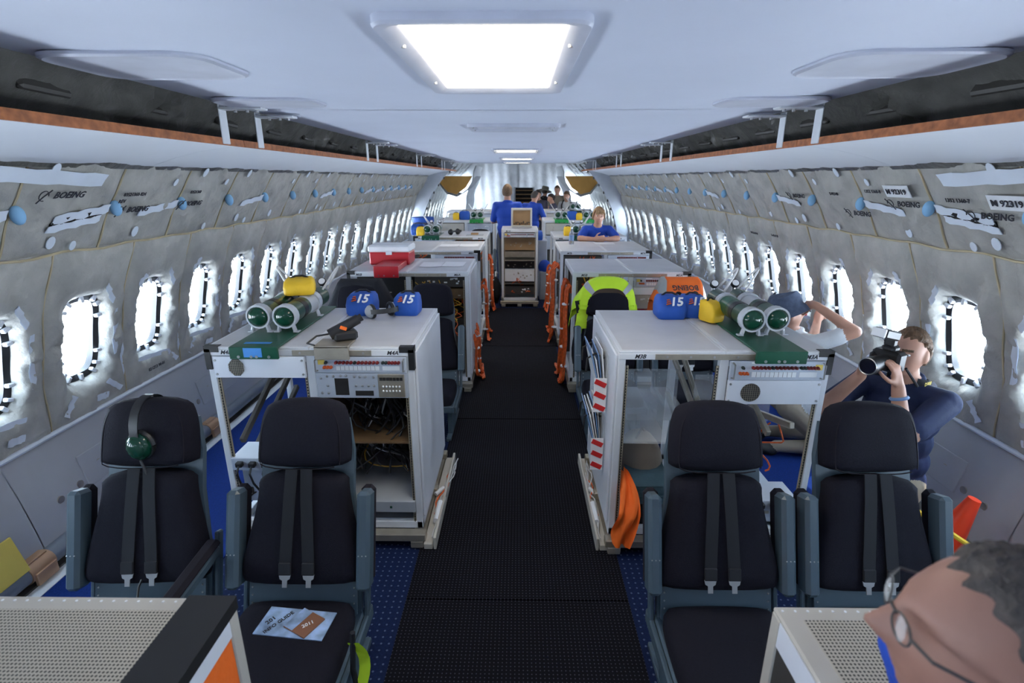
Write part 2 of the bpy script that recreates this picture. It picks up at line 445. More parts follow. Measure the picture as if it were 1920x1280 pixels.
    # printed stencils
    def wall_text(st, size, y, z, shear=0.0, tilt=0.0, off=.052, material='ink'):
        p = Vector(WP(s, y, z, off)); nz = Vector(WP(s, y, z, off + 1)) - p; nz.normalize()
        xa = Vector((0, 1 if s < 0 else -1, 0)); ya = nz.cross(xa).normalized()
        Mx = Matrix((xa, ya, nz)).transposed().to_4x4(); Mx.translation = p
        text(st, size, material, wall, Mx @ Matrix.Rotation(tilt, 4, 'Z'), shear=shear, depth=.001)
    marks = ((2.53, 1.955), (3.05, 1.86), (3.58, 1.87)) if s < 0 else ((2.47, 1.86), (3.02, 1.89), (3.48, 1.81), (4.2, 1.90))
    for i, (y, z) in enumerate(marks):
        wall_text('BOEING', .048, y, z, .35)
        p0 = y - .14 if s < 0 else y + .14                   # ringed swoosh mark before the word
        b = MB()
        ring = [WP(s, p0 + .024 * math.cos(t), z + .022 * math.sin(t), .053) for t in [2 * PI * q / 14 for q in range(12)]]
        b.tube(ring, .0022, 5); b.tube([WP(s, p0 - .028, z - .032, .053), WP(s, p0 - .004, z - .004, .054), WP(s, p0 + .034, z + .026, .053)], .0026, 5)
        b.build('printed_emblem', 'ink', wall)
    for (y, z, st) in (((2.98, 1.945, '83521360-824'), (2.90, 1.91, 'REV'), (3.55, 1.945, '83521360'), (3.45, .74, '821Z13 90-01')) if s < 0 else
                       ((2.66, 1.925, '1352 1360-7'), (3.28, 1.955, '1352 1360-8'), (3.70, 1.93, 'E-92140'), (4.9, 1.52, 'L-44-81 05'), (5.35, 1.50, 'W-72-310 05'))):
        wall_text(st, .03, y, z)
    if s > 0:
        for (y, z) in ((2.38, 1.93), (3.06, 1.965)):
            b = MB(); P = [[WP(s, y - .1 + .2 * i / 4, zz, .055) for i in range(5)] for zz in (z - .035, z + .03)]; b.grid(P)
            Q = [[tuple(Vector(p) + Vector((.004, 0, 0))) for p in r] for r in P]; b.grid(Q, True); b.build('paper_tag', 'label_white', wall, recalc=False)
            wall_text('M 92319', .045, y, z - .003, off=.060)
    # dado: light sidewall panels at floor level
    for k in range(-2, 9):
        y0 = -.05 + 1.17 * k; b = MB()
        P = [[(s * (2.50 + .115 * v - .012 * math.sin(v * PI)), y0 + 1.165 * u, .09 + (ZD - .08) * v) for u in (0, .01, .5, .99, 1)] for v in (0, .06, .3, .6, .9, .97, 1)]
        b.grid(P, s < 0); Q = [[(p[0] + s * .02, p[1], p[2]) for p in r] for r in P]; b.grid(Q, s > 0)
        d = b.build('dado_panel', 'dado', wall, recalc=False)
        h = MB()
        for (u, z) in ((.16, .30), (.28, .31), (.42, .36), (.75, .5)):
            x = s * (2.50 + .115 * (z - .09) / .55 - .014); h.cyl((x, y0 + u * 1.17, z), (x + s * .012, y0 + u * 1.17, z), .022, n=14)
        h.build('vent_holes', 'tan_metal', d)['kind'] = 'stuff'
        e = MB(); zz = .36; e.box((s * (2.50 + .115 * .5 - .014), y0 + .62, zz), (.008, .5, .2), .004, (0, s * .2, 0)); e.build('pressed_recess', 'dado', d)
    b = MB(); b.tube([(s * 2.59, YB + (12.6 - YB) * i / 40, ZD + .01 + .004 * math.sin(i)) for i in range(41)], .014, 6); b.build('dado_trim', 'tape', wall)
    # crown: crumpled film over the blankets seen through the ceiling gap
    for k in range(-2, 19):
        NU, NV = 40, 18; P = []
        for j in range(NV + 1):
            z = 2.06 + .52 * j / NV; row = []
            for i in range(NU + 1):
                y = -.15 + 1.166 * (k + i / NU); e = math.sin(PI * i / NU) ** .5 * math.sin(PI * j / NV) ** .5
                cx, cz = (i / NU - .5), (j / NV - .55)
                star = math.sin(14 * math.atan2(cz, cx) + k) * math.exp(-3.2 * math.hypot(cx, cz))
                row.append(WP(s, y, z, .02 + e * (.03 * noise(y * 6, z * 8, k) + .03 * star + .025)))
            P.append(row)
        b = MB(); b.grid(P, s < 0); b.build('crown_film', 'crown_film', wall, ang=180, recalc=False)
    b = MB()
    for k in range(-1, 20):
        y = .2 + .65 * k; b.box((s * 1.80, y, 2.33), (.03, .26, .05), .01, (0, s * .5, .1))
    w = b.build('wire_ties', 'dark_metal', wall); w['kind'] = 'stuff'
    # windows
    g = MB(); n = 40
    for (ry, rz, o0, o1) in ((WHY - .012, WHZ - .014, -.055, -.11),):
        def ringp(ry, rz, off): return [WP(s, *(lambda c, q: (math.copysign(abs(c) ** .5, c) * ry, WZ + math.copysign(abs(q) ** .5, q) * rz))(math.cos(2 * PI * i / n), math.sin(2 * PI * i / n)), off) for i in range(n)]
        g.loft([ringp(ry + .06, rz + .06, -.060), ringp(ry + .012, rz + .012, -.036), ringp(ry - .018, rz - .018, -.046), ringp(ry - .022, rz - .022, -.080)], cap=False)
    gm = g.mesh('gasket', 'black_plastic', recalc=False)
    pm = MB(); pm.loft([ringp(WHY - .027, WHZ - .029, -.068), ringp(WHY - .027, WHZ - .029, -.072)]); pm = pm.mesh('pane', 'window_pane')
    cm = MB(); cm.box((0, 0, 0), (.026, .040, .020), .004); cm = cm.mesh('clip', 'white_paint')
    off = 0 if s < 0 else 35
    for i, k in enumerate(list(NEAR) + list(FAR)):
        y = W0 + BAY * k; w = struct(put('window_%d' % (i + 1 + off), None, None, (0, y, 0)))
        put('gasket', gm, w); put('pane', pm, w)
        if -2 <= k <= 9:
            for q in range(14):
                a = 2 * PI * (q + .5) / 14; c, d = math.cos(a), math.sin(a)
                yy, zz = math.copysign(abs(c) ** .5, c) * (WHY - .012), WZ + math.copysign(abs(d) ** .5, d) * (WHZ - .014)
                p = WP(s, yy, zz, -.032); o = put('clip', cm, w, p); o.rotation_euler = (math.atan2(d * .5, c) if abs(c) > .3 else PI / 2, 0, 0)
        ld = bpy.data.lights.new('window_portal', 'AREA'); ld.shape = 'RECTANGLE'; ld.size = WHZ * 2; ld.size_y = WHY * 2; ld.cycles.is_portal = True
        lo = bpy.data.objects.new('window_portal', ld); COL.objects.link(lo); lo.parent = w
        lo.location = WP(s, 0, WZ, -.09); lo.rotation_euler = (0, R_(90) if s > 0 else R_(-90), 0)

for s, nm in ((-1, 'wall_left_lower'), (1, 'wall_right_lower')):
    b = MB(); b.bx(s * 2.68, s * 2.72, YB - .1, YE + 2, 0, .66); b.bx(s * 2.56, s * 2.72, 12.4, YE + 2, 0, .66); struct(b.build(nm, 'grey_sheet'))
# closing pieces: bulkhead behind the camera, roof, door bay walls, far bulkhead
arc = lambda y, r=RAD: [(r * math.cos(t), y, ZC + r * math.sin(t)) for t in [R_(-12) + R_(204) * i / 30 for i in range(31)]]
b = MB(); b.loft([arc(YB - .1), arc(YB)]); struct(b.build('wall_behind', 'grey_sheet'))
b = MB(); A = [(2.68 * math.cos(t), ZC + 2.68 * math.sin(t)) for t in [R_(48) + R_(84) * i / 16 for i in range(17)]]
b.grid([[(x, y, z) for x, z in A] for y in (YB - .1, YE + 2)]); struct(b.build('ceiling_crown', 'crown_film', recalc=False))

# ceiling: central panels, side panels, brackets
ceil = struct(put('ceiling', None))
ZCE = 2.35
seams = [YB - .1, .40, 3.05, 5.70, 8.35, 11.0, 13.3]
for a, c in zip(seams, seams[1:]):
    b = MB(); P = []
    for (x, dz) in ((-1.56, .035), (-1.5, .012), (-1.2, .004), (0, 0), (1.2, .004), (1.5, .012), (1.56, .035)): P.append([(x, y, ZCE + dz) for y in (a + .006, c - .006)])
    b.grid(P); b.grid([[(p[0], p[1], p[2] + .015) for p in r] for r in P], True); b.build('ceiling_panel', 'ceiling_paint', ceil, recalc=False)
for s in (-1, 1):
    for a, c in zip(seams, seams[1:]):
        b = MB(); prof = [(1.52, 2.172), (1.60, 2.165), (1.75, 2.145), (1.90, 2.112), (2.02, 2.075), (2.10, 2.05), (2.13, 2.035), (2.13, 2.06), (1.9, 2.135), (1.6, 2.19), (1.52, 2.195)]
        b.loft([[(s * x, y, z) for x, z in prof] for y in (a + .002, c - .002)]); sp = b.build('side_panel', 'side_paint', ceil, ang=20)
        b = MB(); b.bx(s * 1.510, s * 1.522, a + .002, c - .002, 2.165, 2.200); b.build('wood_edge', 'wood_edge', sp)
    for y in seams[1:-1]:
        for dy in (-.19, .19):
            br = MB(); yy = y + dy - .03
            br.bx(s * 1.505, s * 1.513, yy, yy + .07, 2.17, ZCE + .01, .003); br.bx(s * 1.29, s * 1.51, yy - .002, yy + .072, ZCE - .018, ZCE - .006, .003)
            o = br.build('bracket', 'white_metal', ceil)
            q = MB()
            for x in (1.33, 1.38, 1.44): q.cyl((s * x, yy + .035, ZCE - .03), (s * x, yy + .035, ZCE - .018), .009, n=8)
            q.build('bolts', 'steel', o)['kind'] = 'stuff'
    for (y, w, d) in ((1.88, .52, .40), (2.74, .50, .30)):
        b = MB(); b.pillow(rrect(w, d, .10, 5), .016, Matrix.Translation((s * 1.20, y, ZCE + .005)) @ Matrix.Rotation(PI, 4, 'X'), inset=(0, 0, .012, .02, .05), hs=(0, .6, .95, .8, .8))
        h = b.build('access_hatch', 'hatch', ceil)
for (y, w, d, lit) in ((1.82, .40, .92, 1), (3.95, .52, .30, 0), (7.2, .50, .75, 1), (10.0, .50, .75, 1), (12.4, .5, .6, 1)):
    t = thing('ceiling_light', {1.82: 'large lit square ceiling light directly overhead in the foreground', 3.95: 'slim unlit ceiling fixture beyond the big bright light', 7.2: 'small lit ceiling light above the middle of the aisle', 10.0: 'farther lit ceiling light above the standing man', 12.4: 'farthest small ceiling light near the end of the cabin'}[y], 'ceiling light', (-.085 if y < 3 else -.035, y, ZCE), 0, 'ceiling lights')
    fr = MB(); o = rrect(w + .11, d + .11, .05, 4); i1 = rrect(w + .05, d + .05, .035, 4); i2 = rrect(w, d, .012, 4)
    fr.loft([[(x, q, .002) for x, q in o], [(x, q, -.016) for x, q in o], [(x * .985, q * .985, -.022) for x, q in o], [(x, q, -.020) for x, q in i1], [(x, q, -.002) for x, q in i2], [(x, q, .001) for x, q in i2]], cap=False)
    fr.build('frame', 'hatch', t)
    df = MB(); df.bx(-w / 2, w / 2, -d / 2, d / 2, -.006, .001); df.build('diffuser', 'light_panel' if lit else 'hatch', t)
    sc_ = MB()
    for a in (-1, 1):
        for e in (-.3, .3): sc_.cyl((a * (w / 2 + .02), e * d, -.021), (a * (w / 2 + .02), e * d, -.014), .006, n=8)
    sc_.build('screws', 'steel', t)['kind'] = 'stuff'

# aisle carpet runners with notches at the racks
def runner(pts, label):
    b = MB(); b.prism(pts, .010, Matrix.Translation((0, 0, .001))); tag(b.build('aisle_runner', 'runner'), label, 'carpet', 'aisle carpet runners')
runner([(-.56, YB + .1), (.56, YB + .1), (.55, 2.085), (-.55, 2.085)], 'nearest dark dotted carpet runner in the aisle foreground')
runner([(-.55, 2.095), (.55, 2.095), (.55, 2.50), (.47, 2.50), (.47, 3.42), (.545, 3.42), (.545, 4.125), (-.545, 4.125), (-.545, 3.42), (-.468, 3.42), (-.468, 2.56), (-.55, 2.56)], 'second dark carpet runner between the two nearest racks')
runner([(-.545, 4.135), (.545, 4.135), (.545, 4.95), (.47, 4.95), (.47, 6.2), (-.47, 6.2), (-.47, 4.95), (-.545, 4.95)], 'third carpet runner between the seats in mid aisle')
runner([(-.52, 6.21), (.52, 6.21), (.5, 6.6), (.46, 7.2), (.46, 8.2), (-.46, 8.2), (-.46, 7.2), (-.5, 6.6)], 'farthest bluish carpet runner ending at the centre rack')

# pipe at the foot of the left wall
t = thing('floor_pipe', 'long dark grey pipe along the foot of the left wall', 'pipe', (-2.49, 0, .085))
b = MB(); b.cyl((0, YB + .1, 0), (0, 12.4, 0), .05, n=16); b.build('pipe', 'pipe_grey', t)
for y in (2.2, 3.8, 5.6):
    b = MB(); b.cyl((0, y - .07, 0), (0, y + .07, 0), .056, n=16); b.box((-.02, y, .055), (.09, .12, .012), .003); b.box((.055, y, -.03), (.02, .12, .07), .003); b.build('clamp', 'copper', t)
b = MB(); b.box((-2.475, 2.06, .22), (.012, .16, .2), .003, (0, -.25, 0)); tag(b.build('inspection_tag', 'yellow_tag'), 'yellow paper tag hanging on the left sidewall above the copper clamp', 'tag')

# far end: door frames, narrowing end section and bulkhead sheets
for s, nm, lab in ((-1, 'door_1', ''), (1, 'door_2', '')):
    d = struct(put(nm, None))
    ring = lambda y, r: [(s * r * math.cos(t), y, ZC + r * math.sin(t)) for t in [R_(-8) + R_(58) * i / 16 for i in range(17)]]
    b = MB(); A, B = ring(12.45, RAD - .02), ring(12.45, RAD - .30); C, D = ring(12.62, RAD - .30), ring(12.62, RAD - .02)
    b.loft([A, B, C, D], cap=False, closed=False); b.build('door_frame', 'frame_grey', d)
    b = MB(); b.loft([ring(12.45, RAD - .01), ring(13.3, RAD - .01)], cap=False, closed=False); b.build('door_leaf', 'frame_grey', d)
    b = MB()
    for k in range(10): t = R_(2 + 5 * k); b.ball((s * (RAD - .31) * math.cos(t), 12.54, ZC + (RAD - .31) * math.sin(t)), (.02, .05, .035), 8, 6)
    b.build('latches', 'dark_metal', d)['kind'] = 'stuff'
    h = thing('stowage_fairing', 'tan honeycomb fairing with white sling under the far %s ceiling' % ('left' if s < 0 else 'right'), 'fairing', (s * 1.55, 13.4, 2.03))
    ol = [(s * x, z) for x, z in ((-.42, .03), (.34, .03), (.40, -.10), (.20, -.34), (-.02, -.40), (-.25, -.24))]
    b = MB(); b.prism(ol, .06, Matrix.Rotation(PI / 2, 4, 'X')); b.build('end_panel', 'honeycomb', h)
    b = MB(); o2 = [(x * 1.12, z * 1.16) for x, z in ol[2:]] + [(s * -.50, .03)]; b.loft([[(x, .0, z) for x, z in [(s * .38, .03)] + o2], [(x * 1.05, 1.6, z * .9) for x, z in [(s * .38, .03)] + o2]], cap=False, closed=False); b.build('sling', 'grey_sheet', h)
# bulkhead made of hanging sheets
P = []
for j in range(31):
    z = 3.0 * j / 30; P.append([(x, YE + .035 * math.sin(x * 4 + .8 * math.sin(z * 2)) + .25 * abs(x) - .008 * math.sin(x * 19 + z), z) for x in [-2.7 + 5.4 * i / 90 for i in range(91)]])
b = MB(); b.grid(P); struct(b.build('wall_far', 'grey_sheet', ang=180, recalc=False))
for s in (-1, 1):      # pale curved partitions in front of the bulkhead
    P = [[(s * (1.62 - .45 * (z / 2.3) ** 2 + .03 * math.sin(z * 9)), 15.2 + 2.6 * u, z) for u in (0, .25, .5, .75, 1)] for z in [2.35 * j / 14 for j in range(15)]]
    b = MB(); b.grid(P); b.grid([[(p[0] + s * .02, p[1], p[2]) for p in r] for r in P], True)
    tag(b.build('partition_sheet', 'grey_sheet', recalc=False, ang=180), 'pale curved plastic partition at the far %s end of the cabin' % ('left' if s < 0 else 'right'), 'partition')
st = thing('stair_ladder', 'dark ladder with pale rungs at the far end of the aisle', 'ladder', (.18, 17.6, 0))
b = MB(); b.bx(-.33, -.28, 0, .06, 0, 1.75); b.build('rail', 'white_metal', st); b = MB(); b.bx(.28, .33, 0, .06, 0, 1.75); b.build('rail', 'white_metal', st)
b = MB(); b.bx(-.28, .28, .05, .08, 0, 1.72); b.build('backing', 'dark_void', st)
for k in range(13):
    b = MB(); b.bx(-.28, .28, -.02, .04, .12 + .125 * k, .155 + .125 * k); b.build('rung', 'tan_metal' if k < 9 else 'cardboard', st)
# ------------------------------------------------------------------ equipment racks
def wig(p0, p1, n, amp, sag=0.0, sd=None):
    r = random.Random(sd); ph = [r.uniform(0, 6.3) for _ in range(6)]; out = []
    for i in range(n + 1):
        t = i / n; e = math.sin(PI * t); p = Vector(p0).lerp(Vector(p1), t)
        out.append(p + Vector((amp * e * math.sin(3 * t * PI + ph[0]) + amp * .5 * e * math.sin(7 * t + ph[1]), amp * e * math.sin(2.3 * t * PI + ph[2]), amp * .6 * e * math.sin(2 * t * PI + ph[3]) - sag * e)))
    return out
knob_m = {}
for c in ('knob_red', 'knob_orange', 'knob_dark'):
    b = MB(); b.cyl((0, 0, 0), (0, -.010, 0), .0085, .0085, 10); b.cyl((0, -.010, 0), (0, -.020, 0), .006, .005, 10); knob_m[c] = b.mesh('breaker_knob', c)
_grille = {}
def breaker_panel(P, x0, x1, z0, z1, detail=2, flip=False):
    w = x1 - x0
    b = MB(); b.bx(x0, x1, -.014, .02, z0, z1, .002); o = b.build('breaker_panel', 'panel_metal', P)
    zk = z0 + (z1 - z0) * .68; n1, n2 = (12, 6)
    xs = [x0 + w * (.24 + .45 * i / (n1 - 1)) for i in range(n1)] + [x0 + w * (.75 + .17 * i / (n2 - 1)) for i in range(n2)]
    if detail > 1:
        for i, x in enumerate(xs): put('breaker_knob', knob_m['knob_dark' if i in (5, 12, 13) else 'knob_red'], o, (x, -.014, zk))
        for i in range(3): put('breaker_knob', knob_m['knob_orange'], o, (x0 + w * (.11 + .035 * i), -.014, z0 + (z1 - z0) * .38))
        put('breaker_knob', knob_m['knob_dark'], o, (x0 + w * .13, -.014, zk))
    else:
        b = MB()
        for x in xs: b.box((x, -.02, zk), (.014, .014, .016))
        b.build('breaker_knobs', 'knob_red', o)['kind'] = 'stuff'
    for (u, v) in ((.235, .705), (.74, .925)):
        b = MB(); b.bx(x0 + w * u, x0 + w * v, -.0165, -.0135, z0 + (z1 - z0) * .18, z0 + (z1 - z0) * .45); b.build('label_strip', 'label_white', o)
    if detail > 1:
        nn = 10
        b = MB()
        for i in range(1, nn): x = x0 + w * (.235 + .47 * i / nn); b.bx(x - .0006, x + .0006, -.0175, -.016, z0 + (z1 - z0) * .18, z0 + (z1 - z0) * .45)
        b.build('label_dividers', 'dark_metal', o)['kind'] = 'stuff'
        b = MB(); xx = x0 + w * (.04 if not flip else .9); b.bx(xx, xx + .035, -.0165, -.0135, zk - .012, zk + .016); b.build('tag', 'yellow_tag', o)
        b = MB(); b.bx(x0 + w * .22, x0 + w * .34, -.0165, -.0135, z1 - .012, z1 - .003); b.build('title_plate', 'label_white', o)
        for x in (x0 + .012, x1 - .012):
            b = MB(); b.tube([(x, -.014, z0 + .012), (x, -.04, z0 + .016), (x, -.04, z1 - .012), (x, -.014, z1 - .008)], .0045, 8); b.build('handle', 'steel', o)
    return o
def vent_panel(P, x0, x1, z0, z1, kind, detail=2):
    b = MB(); b.bx(x0, x1, -.012, .012, z0, z1, .002); o = b.build('vent_panel', 'white_paint', P)
    w, h = x1 - x0, z1 - z0; cx, cz = x0 + w * .25, z0 + h * .5; r = h * .38
    n = 8 if kind == 'oct' else 22
    b = MB(); ol = [(cx + r * (1.0 if n > 8 else .92) * math.cos(2 * PI * (i + .5) / n), cz + r * (1 if n > 8 else 1.12) * math.sin(2 * PI * (i + .5) / n)) for i in range(n)]
    b.loft([[(x, -.0145, z) for x, z in ol], [(x, -.010, z) for x, z in ol]]); g = b.build('vent_grille', 'dark_metal', o)
    b = MB()
    for k in range(-4, 5):
        q = k * r / 4.6; e = math.sqrt(max(r * r - q * q, 0)) * .98
        b.box((cx + q, -.0155, cz), (.0011, .002, 2 * e)); b.box((cx, -.0155, cz + q), (2 * e, .002, .0011))
    b.build('grille_wires', 'tan_metal', g)['kind'] = 'stuff'
    b = MB()
    for a in (x0 + .012, x1 - .012):
        for z in (z0 + .02, z1 - .02): b.cyl((a, -.016, z), (a, -.011, z), .006, n=8)
    b.build('panel_screws', 'steel', o)['kind'] = 'stuff'
def instrument_panel(P, x0, x1, z0, z1):
    w, h = x1 - x0, z1 - z0; b = MB(); b.bx(x0, x1, -.012, .01, z0, z1, .002); o = b.build('instrument_panel', 'panel_metal', P)
    b = MB(); b.bx(x0 + w * .20, x0 + w * .35, -.0135, -.011, z0 + h * .12, z0 + h * .80); b.build('cutout', 'dark_void', o)
    b = MB(); b.bx(x0 + w * .42, x0 + w * .62, -.0135, -.011, z0 + h * .10, z0 + h * .30); b.build('cutout', 'dark_void', o)
    b = MB()
    for (u, v) in ((.05, .8), (.12, .88), (.19, .88), (.27, .9), (.33, .9), (.42, .86), (.48, .86), (.54, .86), (.63, .84), (.05, .2), (.12, .2), (.43, .5), (.50, .5), (.57, .5), (.63, .5), (.12, .5)):
        b.ball((x0 + w * u, -.013, z0 + h * v), (.007, .005, .007), 8, 5)
    b.build('jacks', 'steel', o)['kind'] = 'stuff'
    b = MB(); b.bx(x0 + w * .68, x0 + w * .97, -.02, -.01, z0 + h * .05, z0 + h * .97, .002); k = b.build('keypad', 'tan_metal', o)
    b = MB()
    for i in range(7): b.box((x0 + w * (.715 + .037 * i), -.021, z0 + h * .80), (.014, .004, .016))
    b.build('display_windows', 'dark_void', k)['kind'] = 'stuff'
    b = MB()
    for j in range(2):
        for i in range(6): b.ball((x0 + w * (.735 + .036 * i), -.022, z0 + h * (.5 - .18 * j)), .0055, 6, 4)
    b.build('key_buttons', 'label_white', k)['kind'] = 'stuff'
def unit_box(P, x0, x1, y0, y1, z0, z1, m='dark_metal', nm='chassis', fm=None):
    b = MB(); b.bx(x0, x1, y0, y1, z0, z1, .004); o = b.build(nm, m, P)
    r = random.Random(int((x0 + z0 * 3) * 999)); b = MB()
    for i in range(9): x = x0 + (x1 - x0) * (.1 + .8 * r.random()); z = z0 + (z1 - z0) * (.25 + .5 * r.random()); b.box((x, y0 - .003, z), (.012 + .02 * r.random(), .006, .008 + .01 * r.random()))
    b.build('front_details', fm or r.choice(['steel', 'tan_metal', 'label_white']), o)['kind'] = 'stuff'
    return o
def tangle(P, name, m, x0, x1, y0, y1, z0, z1, n, r=.004, sd=1, drop=True):
    rr = random.Random(sd); b = MB()
    for i in range(n):
        a = (rr.uniform(x0, x1), rr.uniform(y0, y1), z1 if drop else rr.uniform(z0, z1)); e = (rr.uniform(x0, x1), rr.uniform(y0, y1), rr.uniform(z0, z0 + (z1 - z0) * .35))
        pts = wig(a, e, 14, .06, rr.uniform(-.03, .08), sd * 100 + i)
        pts = [Vector((min(max(p.x, x0), x1), min(max(p.y, y0), y1), min(max(p.z, z0), z1))) for p in pts]
        b.tube(pts, r * rr.uniform(.9, 1.6), 5)
    o = b.build(name, m, P); o['kind'] = 'stuff'; return o
def rack(label, xl, xr, yf, zt, nL, nR, fill, depth=.85, detail=2, sideL=False, sideR=False, strip=(.30, .80), guards='LR', name='equipment_rack', stripmat='tan_metal', pan_back=None):
    w = xr - xl; t = thing(name, label, 'rack', ((xl + xr) / 2, yf, 0), 0, 'white equipment racks'); hw = w / 2
    P = .036
    two = nR is not None
    b = MB()
    for x in (-hw + .03, 0, hw - .03): b.bx(x - .035, x + .035, -.06, depth + .06, .012, .055, .004)
    for y in (-.03, depth * .5, depth + .02): b.bx(-hw - .02, hw + .02, y - .03, y + .03, .055, .10, .004)
    b.build('base_frame', 'tan_metal', t)
    for x in ((-hw + P / 2, -.0, hw - P / 2) if two else (-hw + P / 2, hw - P / 2)):
        for y in (P / 2, depth - P / 2):
            b = MB(); ww = P if abs(x) > .01 else P * 1.3
            b.bx(x - ww / 2, x + ww / 2, y - P / 2, y + P / 2, .10, zt - .02, .004); p = b.build('post', 'white_metal', t)
            if detail > 1 and y < .1:
                for sd in (-1, 1):
                    if (x < -.1 and sd < 0) or (x > .1 and sd > 0): continue
                    b = MB(); xx = x + sd * (ww / 2 + .008); b.bx(xx - .008, xx + .008, .004, .012, .12, zt - .08)
                    h = b.build('hole_strip', 'hole_strip', p); h.rotation_euler = (0, 0, 0)
                    b = MB()
                    for k in range(int((zt - .2) / .016)): b.box((xx, .003, .126 + .016 * k), (.006, .003, .007))
                    b.build('rail_holes', 'dark_void', p)['kind'] = 'stuff'
    b = MB(); b.bx(-hw, hw, -.004, P, zt - .045, zt - .012, .003); hd = b.build('header', 'white_metal', t)
    b = MB(); b.bx(-hw, hw, depth - P, depth, zt - .045, zt - .012, .003); b.build('header', 'white_metal', t)
    b = MB(); b.bx(-hw, hw, 0, P, .10, .145, .003); b.build('bottom_rail', 'white_metal', t)
    b = MB(); b.bx(-hw, hw, depth - P, depth, .10, .145, .003); b.build('bottom_rail', 'white_metal', t)
    b = MB(); b.bx(-hw + .01, hw - .01, .03, depth - .03, .100, .108); b.build('bottom_pan', 'case_grey', t)
    for x in (-hw, hw - P):
        b = MB(); b.bx(x, x + P, P, depth - P, zt - .045, zt - .012, .003); b.build('side_rail', 'white_metal', t)
        b = MB(); b.bx(x, x + P, P, depth - P, .10, .145, .003); b.build('side_rail', 'white_metal', t)
    for (a, c) in (((-hw, -.002), (.002, hw)) if two else ((-hw, hw),)):
        b = MB(); b.bx(a, c, -.002, depth, zt - .012, zt, .003); tp = b.build('top_panel', 'white_metal', t)
        b = MB(); b.bx(a + .018, c - .018, .02, depth - .018, zt - .001, zt + .0025, .001); b.build('top_sheet', 'rack_top', tp)
    if strip:
        b = MB(); b.bx(-hw + w * strip[0], -hw + w * strip[1], -.009, -.003, zt - .043, zt - .014, .001); sp = b.build('name_strip', stripmat, t)
        b = MB()
        for k in range(5): x = -hw + w * (strip[0] + (strip[1] - strip[0]) * (k + .5) / 5); b.cyl((x, -.012, zt - .028), (x, -.008, zt - .028), .006, n=8)
        b.build('rivets', 'steel', sp)['kind'] = 'stuff'
    if detail > 0:
        if nL: text(nL, .030, 'ink', t, TM(-hw + .105, -.0048, zt - .028), shear=.3)
        if nR: text(nR, .030, 'ink', t, TM(hw - .105, -.0048, zt - .028), shear=.3)
    for sd, on in ((-1, 'L' in guards), (1, 'R' in guards)):
        if on:
            b = MB(); x = sd * hw; b.bx(x - sd * .07, x + sd * .004, -.0075, -.004, zt - .026, zt + .003); b.bx(x - sd * .025, x + sd * .005, -.0075, .0, zt - .12, zt - .01); b.bx(x - sd * .07, x + sd * .005, -.007, .03, zt + .0025, zt + .005); b.bx(x, x + sd * .005, -.007, .04, zt - .12, zt + .004)
            b.build('corner_tape', 'black_tape', t)
    for sd, on in ((-1, sideL), (1, sideR)):
        if on:
            b = MB(); b.bx(sd * (hw + .001), sd * (hw + .013), .025, depth - .01, .17, zt - .03, .002); b.build('side_panel', 'white_paint', t)
    m = .026
    bays = ((-hw + P, -m), (m, hw - P)) if two else ((-hw + P, hw - P),)
    zt2 = zt - .048
    for (x0, x1), items in zip(bays, fill):
        for it in items:
            k = it[0]
            if k == 'breaker': breaker_panel(t, x0, x1, zt2 - it[2], zt2 - it[1], detail, len(it) > 3)
            elif k == 'vent': vent_panel(t, x0, x1, zt2 - it[2], zt2 - it[1], it[3])
            elif k == 'instr': instrument_panel(t, x0, x1, zt2 - it[2], zt2 - it[1])
            elif k == 'blank':
                b = MB(); b.bx(x0, x1, -.010, .01, zt2 - it[2], zt2 - it[1], .002); b.build('blank_panel', it[3] if len(it) > 3 else 'white_paint', t)
            elif k == 'unit': unit_box(t, x0 + .01, x1 - .01, it[4] if len(it) > 4 else .03, depth * .8, zt2 - it[2], zt2 - it[1], it[3])
            elif k == 'shelf':
                b = MB(); b.bx(x0, x1, .03, depth - .05, zt2 - it[1] - .012, zt2 - it[1]); b.build('shelf', it[2], t)
            elif k == 'back':
                b = MB(); b.bx(x0, x1, depth - .06, depth - .05, .15, zt2); b.build('back_panel', it[1], t)
            elif k == 'inner':
                for xx in (x0 - .004, x1 + .002): b = MB(); b.bx(xx, xx + .004, .04, depth - .06, .15, zt2); b.build('inner_panel', it[1], t)
            elif k == 'rails':
                for (za, zb, xx) in it[1]:
                    b = MB(); L = math.hypot(depth - .1, zb - za); b.box((xx, depth / 2, (za + zb) / 2), (.025, L, .035), .003, (math.atan2(zb - za, depth - .1), 0, 0)); b.build('slide_rail', 'dark_metal' if len(it) < 3 else it[2], t)
            elif k == 'tangle': tangle(t, 'cable_tangle', it[1], x0 + .02, x1 - .02, it[5] if len(it) > 5 else .05, depth * .6, zt2 - it[3], zt2 - it[2], it[4], sd=len(it) + int(abs(xl) * 100) + int(yf * 10))
            elif k == 'drawer':
                b = MB(); b.bx(x0, x1, -.012, depth - .1, zt2 - it[2], zt2 - it[1], .003); d = b.build('drawer', 'case_grey', t)
                b = MB(); b.box(((x0 + x1) / 2 + .1, -.014, zt2 - (it[1] + it[2]) / 2), (.012, .004, .012)); b.build('switch', 'green_paint', d)
            elif k == 'sockets':
                z0_, z1_ = zt2 - it[2], zt2 - it[1]; b = MB(); b.bx(x0, x1, -.01, .18, z0_, z1_, .003); o = b.build('power_strip', 'panel_metal', t)
